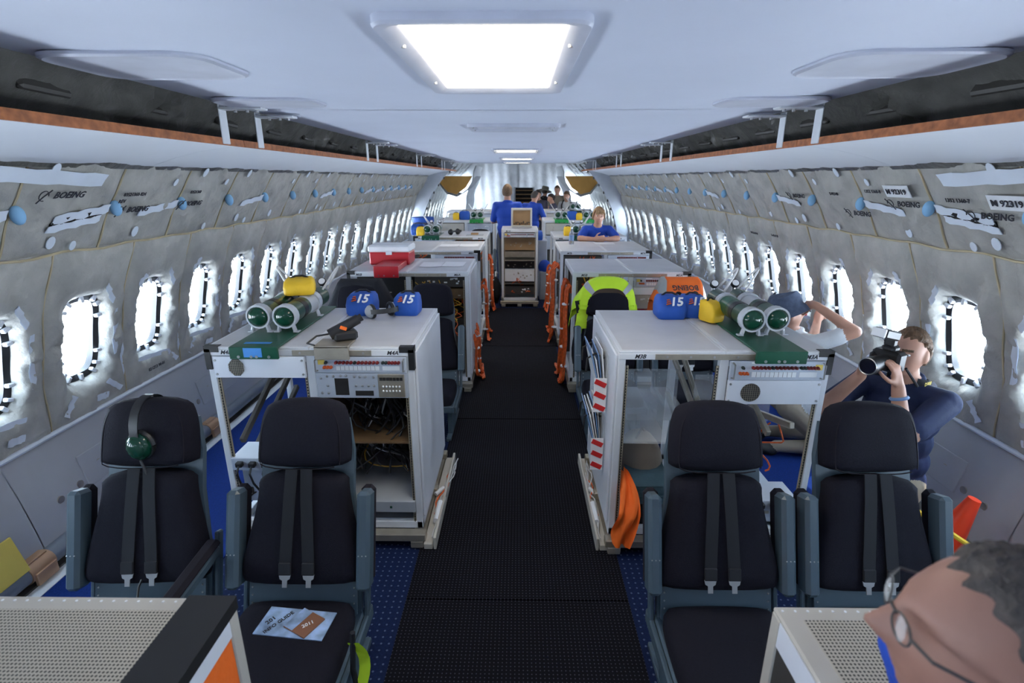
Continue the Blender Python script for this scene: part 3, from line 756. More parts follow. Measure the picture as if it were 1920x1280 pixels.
                for i in range(5):
                    x = x0 + .05 + .07 * i; b = MB(); b.box((x, -.022, (z0_ + z1_) / 2 + .006), (.035, .03, .028), .004); b.tube([(x, -.035, (z0_ + z1_) / 2), (x, -.06, (z0_ + z1_) / 2 - .03), (x + .01, -.055, (z0_ + z1_) / 2 - .09), (x + .03, -.03, (z0_ + z1_) / 2 - .16)], .006, 6); b.build('plug', 'black_plastic', o)
            elif k == 'plexi':
                b = MB(); b.bx(x0, x1, it[3], it[3] + .006, zt2 - it[2], zt2 - it[1]); b.build('clear_sheet', 'plexi', t)
            elif k == 'side_back':
                b = MB(); b.bx(x0, x1, depth - .02, depth - .012, .15, zt2); b.build('mesh_back', it[1], t)
    return t

ZR = 1.18
MESS = ('tangle', 'black_cable', .20, .84, 60)
r4 = rack('white double rack on the near left, marked M4A, with closed aisle side', -1.60, -.535, 2.52, ZR, 'M4B', 'M4A',
     ([('vent', .0, .115, 'oct'), ('rails', [(.62, .98, -.45), (.45, .80, -.45), (.30, .64, -.45), (.66, .98, -.10)]), ('sockets', .585, .66), ('unit', .70, .90, 'panel_metal', .06), ('tangle', 'black_cable', .62, .88, 8, .0)],
      [('breaker', .0, .085), ('instr', .088, .225), ('inner', 'brown_panel'), ('back', 'cardboard'), ('shelf', .50, 'brown_panel'), ('unit', .56, .66, 'red_paint', .45), MESS, ('tangle', 'white_cable', .23, .84, 9), ('tangle', 'yellow_cable', .5, .8, 3), ('drawer', .85, .92), ('tangle', 'orange_cable', .92, .98, 6)]), sideR=True, strip=(.42, .80))
r3 = rack('white double rack on the near right, marked M3B, open and see-through', .505, 1.565, 2.48, ZR, 'M3B', 'M3A',
     ([('plexi', .27, .62, .60), ('shelf', .47, 'plexi'), ('rails', [(.60, .86, .0), (.40, .62, -.03)], 'tan_metal')],
      [('breaker', .0, .10, 1), ('vent', .102, .232, 'round'), ('plexi', .25, .55, .45), ('rails', [(.70, .98, .30), (.52, .90, .05), (.75, .55, .42)], 'tan_metal'), ('sockets', .80, .86), ('tangle', 'orange_cable', .45, .80, 7), ('tangle', 'black_cable', .50, .84, 5), ('unit', .88, .98, 'panel_metal', .05)]), sideL=True, strip=(.17, .72), guards='R')
r6 = rack('white double rack behind the M4 rack, marked M6A, with red cooler on top', -1.58, -.46, 4.78, ZR, 'M6B', 'M6A',
     ([('unit', .0, .33, 'black_plastic', .12), ('tangle', 'yellow_cable', .2, .5, 6), ('unit', .36, .6, 'dark_metal'), ('back', 'dark_metal')],
      [('unit', .0, .12, 'dark_metal', .12), ('unit', .14, .24, 'brown_panel', .16), ('tangle', 'yellow_cable', .05, .55, 18, .0), ('tangle', 'orange_cable', .15, .7, 18, .0), ('unit', .45, .85, 'dark_metal', .2), ('back', 'dark_metal')]), sideR=True, guards='L', strip=(.30, .82))
r5 = rack('white double rack on the right behind the hi-vis vest, marked M5B', .50, 1.58, 4.78, ZR, 'M5B', 'M5A',
     ([('unit', .05, .5, 'dark_metal', .25), ('tangle', 'yellow_cable', .0, .4, 30, .0), ('tangle', 'orange_cable', .1, .85, 24, .0), ('back', 'dark_metal')],
      [('breaker', .0, .085), ('blank', .09, .16, 'label_white'), ('tangle', 'yellow_cable', .08, .2, 16, .0), ('unit', .17, .30, 'beige_metal', .02), ('unit', .32, .5, 'red_paint', .1), ('tangle', 'orange_cable', .2, .6, 22, .0), ('unit', .62, .9, 'dark_metal')]), guards='R', strip=(.22, .80))
r8 = rack('white double rack in the third row on the left, marked M8A, with papers on top', -1.58, -.46, 6.25, ZR, 'M8B', 'M8A',
     ([('tangle', 'orange_cable', .02, .3, 14, .0), ('unit', .1, .9, 'dark_metal', .2)], [('breaker', .0, .085), ('unit', .1, .5, 'dark_metal', .1), ('unit', .52, .9, 'panel_metal', .1)]), depth=1.0, detail=1, sideR=False, guards='R')
r7 = rack('white double rack in the third row on the right, where the woman leans', .50, 1.58, 6.25, ZR, 'M7B', 'M7A',
     ([('unit', .02, .16, 'dark_metal', .06), ('tangle', 'orange_cable', .02, .6, 16, .0), ('unit', .2, .9, 'dark_metal', .2)], [('breaker', .0, .085), ('unit', .1, .5, 'panel_metal', .1), ('unit', .55, .9, 'dark_metal', .1)]), depth=1.0, detail=1, guards='R')
r10 = rack('white double rack in the fourth row on the left, beside the upright aisle seat', -1.56, -.46, 7.85, ZR, 'M10B', 'M10A',
     ([('breaker', .0, .085), ('unit', .1, .9, 'dark_metal', .1)], [('tangle', 'orange_cable', .02, .5, 16, .0), ('unit', .04, .5, 'brown_panel', .1), ('unit', .5, .9, 'dark_metal', .1)]), detail=1, guards='L')
r9 = rack('white double rack in the fourth row on the right, behind the woman', .52, 1.60, 7.85, ZR, 'M9B', 'M9A',
     ([('unit', .03, .5, 'panel_metal', .2), ('unit', .5, .9, 'dark_metal', .2)], [('unit', .03, .9, 'case_grey', .2)]), detail=1, guards='')
rc = rack('single tall white rack standing in the middle of the aisle', -.27, .31, 8.35, 1.24, 'M11B', None,
     ([('breaker', .01, .075), ('back', 'brown_panel'), ('unit', .09, .29, 'cardboard', .10), ('unit', .31, .40, 'tan_metal', .08), ('shelf', .44, 'tan_metal'), ('unit', .47, .62, 'black_plastic', .2), ('unit', .60, .80, 'label_white', .12), ('shelf', .82, 'dark_metal'), ('tangle', 'orange_cable', .74, 1.02, 7, .0), ('unit', .86, 1.0, 'dark_metal', .06)],), depth=.62, guards='', strip=None)
FARR = [(-1.56, -.46, 10.2, 'M14'), (.48, 1.60, 10.2, 'M13'), (-1.62, -.55, 12.0, 'M16'), (.60, 1.70, 12.2, 'M15')]
for i, (a, c, y, n) in enumerate(FARR):
    rack(['beige-fronted double rack far left behind the aisle seat, with blue bag on top', 'double rack far right with two bright green trays on top', 'farthest rack on the left by the cabin door', 'farthest rack on the right by the door frame'][i], a, c, y, 1.24 if i < 2 else 1.3, None, '',
         ([('unit', .01, .22, 'beige_metal', -.005), ('unit', .24, .5, 'panel_metal', -.005), ('unit', .52, .95, 'dark_metal', .05)], [('unit', .01, .18, 'panel_metal', -.005), ('unit', .2, .6, 'dark_metal', .03), ('unit', .62, .95, 'case_grey', .03)]), detail=0, guards='', strip=None)

# orange cable looms hanging on the aisle side of the racks
def loom(label, x, y0, y1, z1, n, sd, spread=.05):
    rr = random.Random(sd); t = thing('cable_loom', label, 'cables', (x, (y0 + y1) / 2, 0), 0, 'orange cable looms')
    s = -1 if x > 0 else 1
    nb = max(3, n // 8); ym = (y0 + y1) / 2
    for q in range(nb):
        yc = y0 + (y1 - y0) * (q + .5) / nb - ym; b = MB(); xo = s * rr.uniform(.005, spread * .6); zt_ = z1 * rr.uniform(.9, 1.0)
        path = [Vector((-s * .05, yc + .02, zt_ - .06)), Vector((-s * .01, yc + .01, zt_)), Vector((xo, yc, zt_ - .05)), Vector((xo + s * .008, yc + rr.uniform(-.02, .02), zt_ * .72)), Vector((xo, yc + rr.uniform(-.04, .04), zt_ * .48)), Vector((xo + s * .012, yc + rr.uniform(-.05, .05), zt_ * .25)), Vector((xo + s * .02, yc + rr.uniform(-.06, .06), .08)), Vector((xo + s * .035, yc + rr.uniform(-.10, .10), .035)), Vector((xo + s * .05, yc + rr.uniform(-.16, .16), .03))]
        fine = []
        for k in range(len(path) - 1):
            for h in range(3): fine.append(path[k].lerp(path[k + 1], h / 3))
        fine.append(path[-1])
        for i in range(8):
            a0 = 2 * PI * i / 8; ro = .010 + .014 * rr.random(); tw = rr.uniform(-.25, .25)
            b.tube([p + Vector((ro * .55 * math.cos(a0 + tw * k), ro * 1.5 * math.sin(a0 + tw * k), .004 * math.sin(k + i))) for k, p in enumerate(fine)], .0080, 5)
        b.build('cable_bundle', 'orange_cable', t)['kind'] = 'stuff'
    b = MB()
    for k in range(5):
        z = z1 * (.2 + .15 * k); yy = y0 + (y1 - y0) * (k % nb + .5) / nb - ym; b.cyl((s * .02, yy, z), (s * .02, yy, z + .014), .034, n=10)
    b.build('cable_ties', 'label_white', t)['kind'] = 'stuff'
loom('orange cable loom hanging at the aisle side of the M5 rack', .475, 4.85, 5.4, 1.05, 34, 1, .05)
loom('orange cable loom hanging at the aisle side of the M7 rack', .475, 6.3, 7.0, 1.0, 34, 2, .07)
loom('orange cable loom at the foot of the right rack behind the woman', .49, 7.9, 8.4, .7, 18, 3)
loom('orange cable loom hanging below the M6 rack beside the left aisle seat', -.44, 4.95, 5.45, .55, 22, 4, .06)
loom('orange cable loom hanging at the aisle side of the M8 rack', -.44, 6.35, 7.0, .75, 30, 5, .08)
loom('thin orange cable loom beside the fourth row rack on the left', -.44, 7.9, 8.35, .9, 20, 6, .05)
# loose pipework on the pallet edges beside the nearest racks
for (x, label) in ((-.50, 'pale pipes and wiring on the pallet edge below the M4 rack'), (.485, 'pale pipes and wiring on the pallet edge below the M3 rack')):
    s = 1 if x > 0 else -1; t = thing('pallet_wiring', label, 'wiring', (x, 2.9, 0)); b = MB()
    b.bx(-.025, .025, -.45, .5, .012, .05, .004); b.bx(-s * .03, -s * .045, -.45, .5, .012, .09, .003); b.build('track_rail', 'beige_metal', t)
    b = MB(); b.cyl((-s * .02, -.28, .075), (s * -.02, -.10, .08), .018, n=10); b.build('pipe_stub', 'label_white', t); b = MB(); b.cyl((s * .025, .0, .07), (-s * .02, .06, .08), .014, n=10); b.build('pipe_stub', 'label_white', t)
    b = MB()
    for k in range(5): b.tube(wig((-s * .02, -.42 + .1 * k, .07), (-s * .03 + .01 * k, .2 + .06 * k, .075), 10, .02, 0, k), .004, 5)
    b.build('wires', 'white_cable', t)['kind'] = 'stuff'
    b = MB(); b.tube(wig((0, -.2, .065), (-s * .03, .25, .07), 10, .02, 0, 3), .005, 5); b.build('orange_wire', 'orange_cable', t)

# perforated-top cabinets in the foreground
def console(label, x0, x1, y0, y1, z, orange):
    t = thing('perforated_cabinet', label, 'cabinet', ((x0 + x1) / 2, (y0 + y1) / 2, 0), 0, 'beige perforated cabinets'); w, d = x1 - x0, y1 - y0; s = 1 if x0 < 0 else -1
    b = MB(); b.bx(-w / 2, w / 2, -d / 2, d / 2, z - .012, z, .004); top = b.build('top_rim', 'beige_metal', t)
    b = MB(); b.bx(-w / 2 + .045, w / 2 - .045, -d / 2 + .03, d / 2 - .04, z, z + .0015); b.build('perforated_sheet', 'perf_beige', top)
    b = MB()
    for k in range(40): b.cyl((-w / 2 + w * (k + .5) / 40, d / 2 - .015, z - .001), (-w / 2 + w * (k + .5) / 40, d / 2 - .015, z + .0015), .003, n=6)
    b.build('rim_rivets', 'label_white', top)['kind'] = 'stuff'
    for a in (-1, 1):
        for e in (-1, 1):
            b = MB(); b.bx(a * w / 2, a * (w / 2 - .035), e * d / 2, e * (d / 2 - .035), 0, z - .012, .003); b.build('corner_post', 'beige_metal', t)
    for e in (-1, 1):
        b = MB(); b.bx(-w / 2 + .035, w / 2 - .035, e * (d / 2 - .004), e * (d / 2 - .012), .05, z - .012); b.build('face_panel', 'white_paint', t)
    b = MB(); b.bx(-s * (w / 2 - .004), -s * (w / 2 - .012), -d / 2 + .035, d / 2 - .035, .05, z - .012); b.build('face_panel', 'white_paint', t)
    b = MB(); b.bx(s * (w / 2 - .004), s * (w / 2 - .012), -d / 2 + .035, d / 2 - .035, .05, z - .075); b.build('aisle_panel', orange, t)
    b = MB(); b.bx(s * (w / 2), s * (w / 2 - .02), -d / 2 + .035, d / 2 - .035, z - .075, z - .012); b.build('aisle_rail', 'white_paint', t)
    if s > 0:
        b = MB(); b.bx(w / 2 - .105, w / 2 + .002, -d / 2 - .001, d / 2 + .002, z + .0016, z + .003); b.bx(w / 2, w / 2 + .003, -d / 2, d / 2, z - .028, z + .003); b.build('black_tape', 'black_tape', t)
console('beige perforated cabinet with black tape edge in the left foreground', -1.75, -.635, .30, .945, 1.10, 'hivis_orange')
console('beige perforated cabinet in the right foreground beside the man with glasses', .565, 1.65, .70, .935, 1.10, 'dark_metal')
# ------------------------------------------------------------------ crew seats (local: faces -y, back base at y = 0)
LEAN = R_(19); TF = 1.08
BM = Matrix.Translation((0, 0, .352)) @ Matrix.Rotation(PI / 2 - LEAN, 4, 'X')     # local x across, y up the back, z toward the sitter
def mirror(pts): return pts + [(-x, y) for x, y in pts[::-1]]
def make_seat(arms=('up', 'up')):
    t = put('crew_seat', None)
    def smooth(pts, n=3):
        for _ in range(n):
            q = []
            for i in range(len(pts)):
                a, c = pts[i], pts[(i + 1) % len(pts)]; q += [(a[0] * .75 + c[0] * .25, a[1] * .75 + c[1] * .25), (a[0] * .25 + c[0] * .75, a[1] * .25 + c[1] * .75)]
            pts = q
        return pts
    head = smooth(mirror([(.182, .560), (.188, .62), (.180, .76), (.140, .848)]), 2)
    back = smooth(mirror([(.215, .080), (.250, .125), (.228, .25), (.180, .45), (.178, .548)]), 2)
    b = MB(); b.pillow(head, .095, BM @ Matrix.Translation((0, 0, -.005))); h = b.build('headrest', 'seat_fabric', t, ang=60)
    b = MB(); b.tube([tuple(BM @ Vector((x * .88, .560 + (y - .560) * .90, .080))) for x, y in head] , .0025, 4); b.build('piping', 'seat_pad', h)
    b = MB(); b.pillow(back, .085, BM); b.build('back_cushion', 'seat_fabric', t, ang=60)
    b = MB(); b.prism(mirror([(.235, -.06), (.235, .12), (.195, .45), (.195, .62), (.17, .76)]), .03, BM @ Matrix.Translation((0, 0, -.035))); b.build('back_shell', 'seat_frame', t)
    b = MB(); b.prism([(-.225, -.05), (.225, -.05), (.225, .085), (-.225, .085)], .012, BM @ Matrix.Translation((0, 0, .012))); lp = b.build('lower_back_panel', 'seat_frame', t)
    b = MB()
    for sx in (-1, 1):
        for k in range(4): b.ball(BM @ Vector((sx * .212, -.035 + .032 * k, .025)), .004, 6, 4)
    b.build('rivets', 'steel', lp)['kind'] = 'stuff'
    sides = smooth(mirror([(.20, -.46), (.235, -.42), (.235, -.06), (.19, -.01)]), 2)
    b = MB(); b.pillow(sides, .085, Matrix.Translation((0, -.0, .30))); b.build('seat_cushion', 'seat_fabric', t, ang=60)
    b = MB(); b.bx(-.245, .245, -.46, .01, .24, .30, .008); b.bx(-.215, .215, -.06, .02, .29, .34, .004); b.build('seat_pan', 'seat_frame', t)
    for sx in (-1, 1):
        b = MB(); b.box((sx * .255, -.20, .26), (.022, .50, .06), .006); b.box((sx * .255, .05, .43), (.02, .04, .36), .005, (-LEAN, 0, 0)); b.build('side_frame', 'seat_frame', t)
        b = MB(); b.box((sx * .20, -.22, .125), (.035, .34, .235), .006); b.bx(sx * .18, sx * .22, -.48, .12, .0, .03, .004); b.build('leg', 'seat_frame', t)
        b = MB()
        pts = [(sx * .030, .562, .086), (sx * .034, .46, .092), (sx * .040, .33, .094), (sx * .046, .20, .094), (sx * .048, .145, .092)]
        P = [[tuple(BM @ Vector((x + q * .024, y, z + .004))) for (x, y, z) in pts] for q in (-1, 1)]; b.grid(P); P2 = [[tuple(BM @ Vector((x + q * .024, y, z - .001))) for (x, y, z) in pts] for q in (-1, 1)]; b.grid(P2, True)
        hs = b.build('harness_strap', 'strap', t)
        b = MB(); b.box(BM @ Vector((sx * .047, .165, .098)), (.050, .01, .05), .003, (-LEAN, 0, 0)); b.build('strap_fold', 'strap', hs)
        b = MB(); Mq = BM @ Matrix.Translation((sx * .048, .112, .092)); b.prism([(-.024, .03), (.024, .03), (.020, .012), (.010, .006), (.010, -.022), (-.010, -.022), (-.010, .006), (-.020, .012)], .004, Mq); b.build('buckle', 'steel', hs)
    for sx, mode in zip((-1, 1), arms):
        if mode == 'up':
            Ma = BM @ Matrix.Translation((sx * .266, .06, .03))
            b = MB(); b.m = Ma; b.box((0, .215, .03), (.055, .40, .085), .014); a = b.build('armrest', 'seat_frame', t)
            b = MB(); b.m = Ma; b.box((-sx * .002, .225, -.022), (.06, .40, .045), .018); b.build('arm_pad', 'seat_pad', a)
            b = MB(); b.m = Ma
            for q in (-1, 0, 1): b.ball((q * .015, .16, .073), .003, 6, 4)
            b.build('arm_rivets', 'steel', a)['kind'] = 'stuff'
        else:
            b = MB(); b.box((sx * .268, -.17, .56), (.05, .42, .05), .012); a = b.build('armrest', 'seat_frame', t)
            b = MB(); b.box((sx * .268, -.17, .597), (.06, .43, .035), .015); b.build('arm_pad', 'seat_pad', a)
    return t
SS = .98
def seat_at(src, loc, rz, label):
    o = dup(src, loc, rz, label); o.scale = (SS,) * 3; tag(o, label, 'seat', 'crew seats'); return o
seatA = make_seat(); seatA.scale = (SS,) * 3
tag(seatA, 'dark fabric crew seat with info brochures on its cushion, left of the aisle', 'seat', 'crew seats'); seatA.location = (-.872, 1.73, 0)
seatB = make_seat(('up', 'down')); seatB.scale = (SS,) * 3; tag(seatB, 'dark crew seat at far left with a green headset hung on the headrest', 'seat', 'crew seats'); seatB.location = (-1.50, 1.73, 0); seatB.rotation_euler = (0, 0, R_(3))
for loc, lab in (((.800, 1.72, 0), 'dark crew seat just right of the aisle in front of the M3 rack'),
                 ((1.412, 1.72, 0), 'dark crew seat at far right in front of the kneeling photographer'),
                 ((-.743, 4.20, 0), 'dark crew seat on the left aisle side between the M4 and M6 racks'),
                 ((-1.375, 4.18, 0), 'crew seat draped with a black jacket behind the M4 rack'),
                 ((.766, 4.20, 0), 'crew seat draped with a yellow hi-vis vest beside the right aisle'),
                 ((1.415, 4.20, 0), 'crew seat draped with an orange hi-vis vest behind the M3 rack'),
                 ((-.68, 9.25, 0), 'upright crew seat far left of the aisle beside the standing man in blue')):
    seat_at(seatA, loc, 0, lab)
# ------------------------------------------------------------------ things lying on the racks, seats and floor
TZ = ZR + .003
def cylinder_tray(label, x0, x1, y0, y1, z, m='green_paint', blue=False):
    t = thing('tray', label, 'tray', ((x0 + x1) / 2, y0, z), 0, 'green cylinder trays'); w = (x1 - x0) / 2
    b = MB(); b.bx(-w, w, -.022, y1 - y0, .001, .012, .002); b.build('deck', m, t)
    b = MB(); b.bx(-w, w, -.030, -.016, -.052, .012, .003); f = b.build('front_lip', m, t)
    b = MB()
    for x in (-.62, -.1, .12, .62): b.cyl((x * w, -.034, -.038), (x * w, -.029, -.038), .0075, n=10)
    b.build('rivets', 'steel', f)['kind'] = 'stuff'
    if blue:
        b = MB(); b.bx(-w * .4, w * .35, -.0325, -.0295, -.04, .008); b.build('tape', 'blue_tape', t); b = MB(); b.bx(-w * .6, w * .5, .03, .055, .012, .0135); b.build('tape', 'blue_tape', t)
def oxy_cylinder(label, x, y, z, L=.62, r=.056, tilt=0.0, strap=True, hose=1, stripes=0):
    t = thing('oxygen_cylinder', label, 'gas cylinder', (x, y, z), tilt, 'oxygen cylinders')
    b = MB(); b.cyl((0, .015, 0), (0, L - .06, 0), r, n=20); b.cyl((0, L - .06, 0), (0, L - .02, 0), r, r * .45, n=20); b.build('body', 'cyl_green', t)
    b = MB(); b.ball((0, .018, 0), (r * .92, .03, r * .92), 18, 10); b.build('end_dome', 'cyl_tip', t)
    for yy in (.03, L * .62):
        b = MB(); n = 20; o = [(1.17 * r * math.cos(2 * PI * i / n), 1.17 * r * math.sin(2 * PI * i / n)) for i in range(n)]; q = [(r * math.cos(2 * PI * i / n), r * math.sin(2 * PI * i / n)) for i in range(n)]
        b.loft([[(a, yy - .018, c) for a, c in o], [(a, yy + .03, c) for a, c in o], [(a, yy + .03, c) for a, c in q], [(a, yy - .018, c) for a, c in q], [(a, yy - .018, c) for a, c in o]], cap=False)
        for s in (-1, 1): b.box((s * r * .72, yy, -r * 1.12), (.012, .03, r * .75), .003, (0, -s * .25, 0)); b.box((s * r * .95, yy, -r * 1.49), (.03, .03, .006))
        b.build('clamp_ring', 'clamp_grey', t)
    if strap:
        b = MB()
        for yy in (.17, .40): b.cyl((0, yy, 0), (0, yy + .05, 0), r * 1.03, n=20)
        b.build('strap_bands', 'black_plastic', t)['kind'] = 'stuff'
        b = MB(); b.cyl((0, .26, 0), (0, .37, 0), r * 1.015, n=20); b.build('label_wrap', 'clamp_grey' if stripes else 'green_paint', t)
    b = MB(); b.cyl((0, L - .03, 0), (0, L + .035, 0), .016, n=10); b.cyl((0, L + .01, 0), (0, L + .01, .05), .012, n=10); b.build('valve', 'steel', t)
    b = MB(); b.m = Matrix.Translation((.0, L + .0, .07)) @ Matrix.Rotation(R_(50), 4, 'X'); b.cyl((0, 0, 0), (0, 0, .022), .026, n=16); g = b.build('gauge', 'black_plastic', t)
    b = MB(); b.m = Matrix.Translation((.0, L + .0, .07)) @ Matrix.Rotation(R_(50), 4, 'X'); b.cyl((0, 0, .022), (0, 0, .0235), .021, n=16); b.build('gauge_face', 'label_white', g)
    if hose:
        b = MB(); b.tube([(hose * .02 + hose * .10 * math.sin(PI * k / 12), L + .02 - .12 * k / 12, .03 + .15 * math.sin(PI * k / 12)) for k in range(13)], .0065, 7); b.build('hose', 'white_cable', t)
def soft_bag(label, x, y, z, w, d, h, m='blue_bag', txt='15', rz=0.0, nm='bag'):
    t = thing(nm, label, 'bag', (x, y, z), rz, 'soft mask bags'); P = []
    def rect(w_, d_, z_, sk=0.0): return [(a, c + sk, z_) for a, c in rrect(w_, d_, min(w_, d_) * .16, 3)]
    b = MB(); b.loft([rect(w * .92, d * .9, 0), rect(w, d, h * .12), rect(w * 1.02, d, h * .5), rect(w * .96, d * .86, h * .82, .01), rect(w * .80, d * .6, h * .97, .03), rect(w * .6, d * .35, h, .03)]); b.build('body', m, t, ang=50)
    b = MB(); b.tube([(-w * .3, d * .12, h * .97), (-w * .12, d * .2, h * 1.10), (w * .12, d * .2, h * 1.10), (w * .3, d * .12, h * .97)], .006, 6); b.build('carry_strap', 'black_plastic', t)
    if txt:
        sl = math.atan2(h * .30, d * .32)
        text(txt, h * .62, 'label_white', t, Matrix.Translation((w * .10, -d * .395, h * .82)) @ Matrix.Rotation(R_(48), 4, 'X'), shear=.2, depth=.0035)
        b = MB(); b.m = Matrix.Translation((-w * .17, -d * .40, h * .83)) @ Matrix.Rotation(R_(48), 4, 'X')
        for k in range(3): b.box((0, -.014 + .014 * k, .001), (.03 - .006 * k, .006, .006), 0, (0, 0, .3))
        b.build('printed_dashes', 'knob_orange', t)['kind'] = 'stuff'
cylinder_tray('green tray with blue tape under the cylinders on the M4 rack', -1.452, -1.205, 2.50, 3.36, TZ, 'green_paint', True)
oxy_cylinder('left oxygen cylinder of the pair on the M4 rack', -1.405, 2.70, TZ + .105, hose=-1)
oxy_cylinder('right oxygen cylinder of the pair on the M4 rack, with pale labels', -1.262, 2.70, TZ + .105, stripes=1)
soft_bag('yellow mask bag lying on the cylinders of the M4 rack', -1.30, 3.05, TZ + .165, .17, .16, .09, 'yellow_bag', None, .3)
soft_bag('blue bag printed 15 beside the headphones on the M4 rack, nearer the window', -.985, 3.22, TZ, .175, .17, .13)
soft_bag('blue bag printed 15 at the aisle corner of the M4 rack', -.70, 3.22, TZ, .155, .16, .125, rz=-.05)
cylinder_tray('plain dark green tray under the cylinders on the M3 rack', 1.165, 1.415, 2.46, 3.34, TZ)
oxy_cylinder('left oxygen cylinder of the pair on the M3 rack', 1.237, 2.66, TZ + .105, stripes=0)
oxy_cylinder('right oxygen cylinder of the pair on the M3 rack, banded in grey', 1.375, 2.68, TZ + .105, stripes=1)
soft_bag('blue bag printed 15 on the M3 rack, nearest the aisle', .935, 3.16, TZ, .17, .18, .13)
soft_bag('blue bag printed 15 on the M3 rack beside the yellow bag', 1.085, 3.19, TZ, .15, .17, .125, rz=-.1)
soft_bag('yellow mask bag beside the blue bags on the M3 rack', 1.145, 3.02, TZ + .012, .10, .12, .12, 'yellow_bag', None, .5)
# headphones on the M4 rack
def headset(label, loc, rot, cup='black_plastic', band='black_plastic', cable=None, cups=2):
    t = thing('headset', label, 'headset', loc); t.rotation_euler = rot
    for s in ((-1, 1) if cups == 2 else (1,)):
        b = MB(); b.m = Matrix.Translation((s * .075, 0, 0)); b.ball((0, 0, 0), (.022, .04, .045), 14, 10); b.ball((s * .012, 0, 0), (.016, .03, .035), 12, 8); c = b.build('ear_cup', cup, t)
        b = MB(); n = 16; b.tube([(s * .060, .034 * math.cos(2 * PI * i / n), .04 * math.sin(2 * PI * i / n)) for i in range(n + 1)], .012, 8); b.build('ear_pad', 'black_plastic', c)
    b = MB(); P = [[(.085 * math.cos(a), y, .035 + .11 * math.sin(a)) for a in [PI * k / 16 for k in range(17)]] for y in (-.014, .014)]; b.grid(P); b.grid([[(p[0] * .95, p[1], p[2] - .004) for p in r] for r in P], True); b.build('headband', band, t)
    b = MB(); b.tube([(.07, -.02, -.03), (.06, -.07, -.04), (.02, -.10, -.035), (.0, -.105, -.02)], .003, 5); b.ball((0, -.105, -.018), .010, 8, 6); b.build('boom_microphone', 'black_plastic', t)
    return t
headset('black and silver headphones lying between the blue bags', (-.845, 3.13, TZ + .043), (R_(80), 0, R_(38)), 'case_grey')
hs = headset('green aviation headset hung on the headrest of the far left seat', (-1.50, 1.93, .985), (0, 0, R_(-92)), 'cyl_tip', 'black_plastic'); hs.scale = (1.25,) * 3
b = MB(); b.tube([(.08, .0, -.045), (.095, .04, -.16), (.13, .035, -.32), (.20, .0, -.43), (.26, .03, -.46), (.32, .08, -.465)], .004, 6); b.build('cord', 'black_cable', hs)
# bracket and torch-like handset on the M4 rack
b = MB(); b.bx(-1.03, -.855, 2.488, 2.502, TZ - .06, TZ + .01, .002); b.bx(-1.03, -.855, 2.488, 2.62, TZ + .002, TZ + .014, .002); tag(b.build('mounting_bracket', 'tan_metal'), 'tan angle bracket on the front edge of the M4 rack', 'bracket')
t = thing('handset', 'black handheld radio with orange mark on the M4 rack bracket', 'radio', (-.90, 2.60, TZ + .015), R_(25))
b = MB(); b.box((0, 0, .025), (.12, .07, .05), .012); b.build('cradle', 'black_plastic', t)
b = MB(); b.m = Matrix.Translation((0, 0, .07)) @ Matrix.Rotation(R_(-25), 4, 'Y') @ Matrix.Rotation(R_(90), 4, 'Y'); b.cyl((0, 0, -.085), (0, 0, .08), .03, .026, 14); b.cyl((0, 0, .07), (0, 0, .10), .02, n=10); bd = b.build('grip', 'black_plastic', t)
b = MB(); b.box((-.01, -.031, .07), (.035, .006, .018), .002, (0, .44, 0)); b.build('orange_mark', 'hivis_orange', bd)
b = MB(); b.tube([(-.08, 0, .04), (-.14, .02, .03), (-.19, -.01, .006), (-.16, -.06, .006)], .005, 6); b.build('cord', 'black_cable', t)
# cooler, red tray and papers on the second row
t = thing('cool_box', 'red cool box with white lid on the M6 rack', 'cool box', (-1.275, 5.30, TZ))
b = MB(); b.bx(-.2, .2, -.14, .14, 0, .125, .012); b.build('body', 'red_paint', t); b = MB(); b.bx(-.208, .208, -.148, .148, .125, .19, .014); b.build('lid', 'label_white', t); b = MB(); b.bx(-.03, .03, -.156, -.14, .10, .14, .004); b.build('latch', 'white_paint', t)
t = thing('tray', 'red tray folded over the front edge of the M6 rack', 'tray', (-1.215, 4.78, TZ)); b = MB(); b.bx(-.115, .115, -.02, .36, 0, .05, .004); b.build('deck', 'red_paint', t); b = MB(); b.bx(-.115, .115, -.026, -.012, -.055, .05, .003); f = b.build('front_lip', 'red_paint', t)
b = MB()
for x in (-.07, -.02, .07): b.cyl((x, -.03, -.035), (x, -.025, -.035), .007, n=8)
b.build('rivets', 'steel', f)['kind'] = 'stuff'
def sheet(label, x, y, z, w, d, rz=0, m='paper', nm='paper_sheet', curl=.004):
    b = MB(); b.m = Matrix.Translation((x, y, z)) @ Matrix.Rotation(rz, 4, 'Z'); P = [[(w * (u - .5), d * (v - .5), .0015 + curl * (u - .5) ** 2 * 4 * (1 - v * .3)) for u in (0, .25, .5, .75, 1)] for v in (0, .5, 1)]
    b.grid(P); b.grid([[(p[0], p[1], p[2] - .001) for p in r] for r in P], True); tag(b.build(nm, m, recalc=False, ang=180), label, 'paper', 'loose papers')
sheet('left paper sheet lying on the M6 rack', -.86, 5.18, TZ, .21, .30, .02); sheet('right paper sheet lying on the M6 rack', -.64, 5.20, TZ, .21, .30, -.03)
sheet('left paper sheet lying on the M8 rack', -.88, 6.75, TZ, .24, .28); sheet('right paper sheet lying on the M8 rack', -.63, 6.75, TZ, .24, .28, .03)
sheet('paper under the folded hands of the woman on the M7 rack', 1.13, 6.98, TZ, .26, .2)
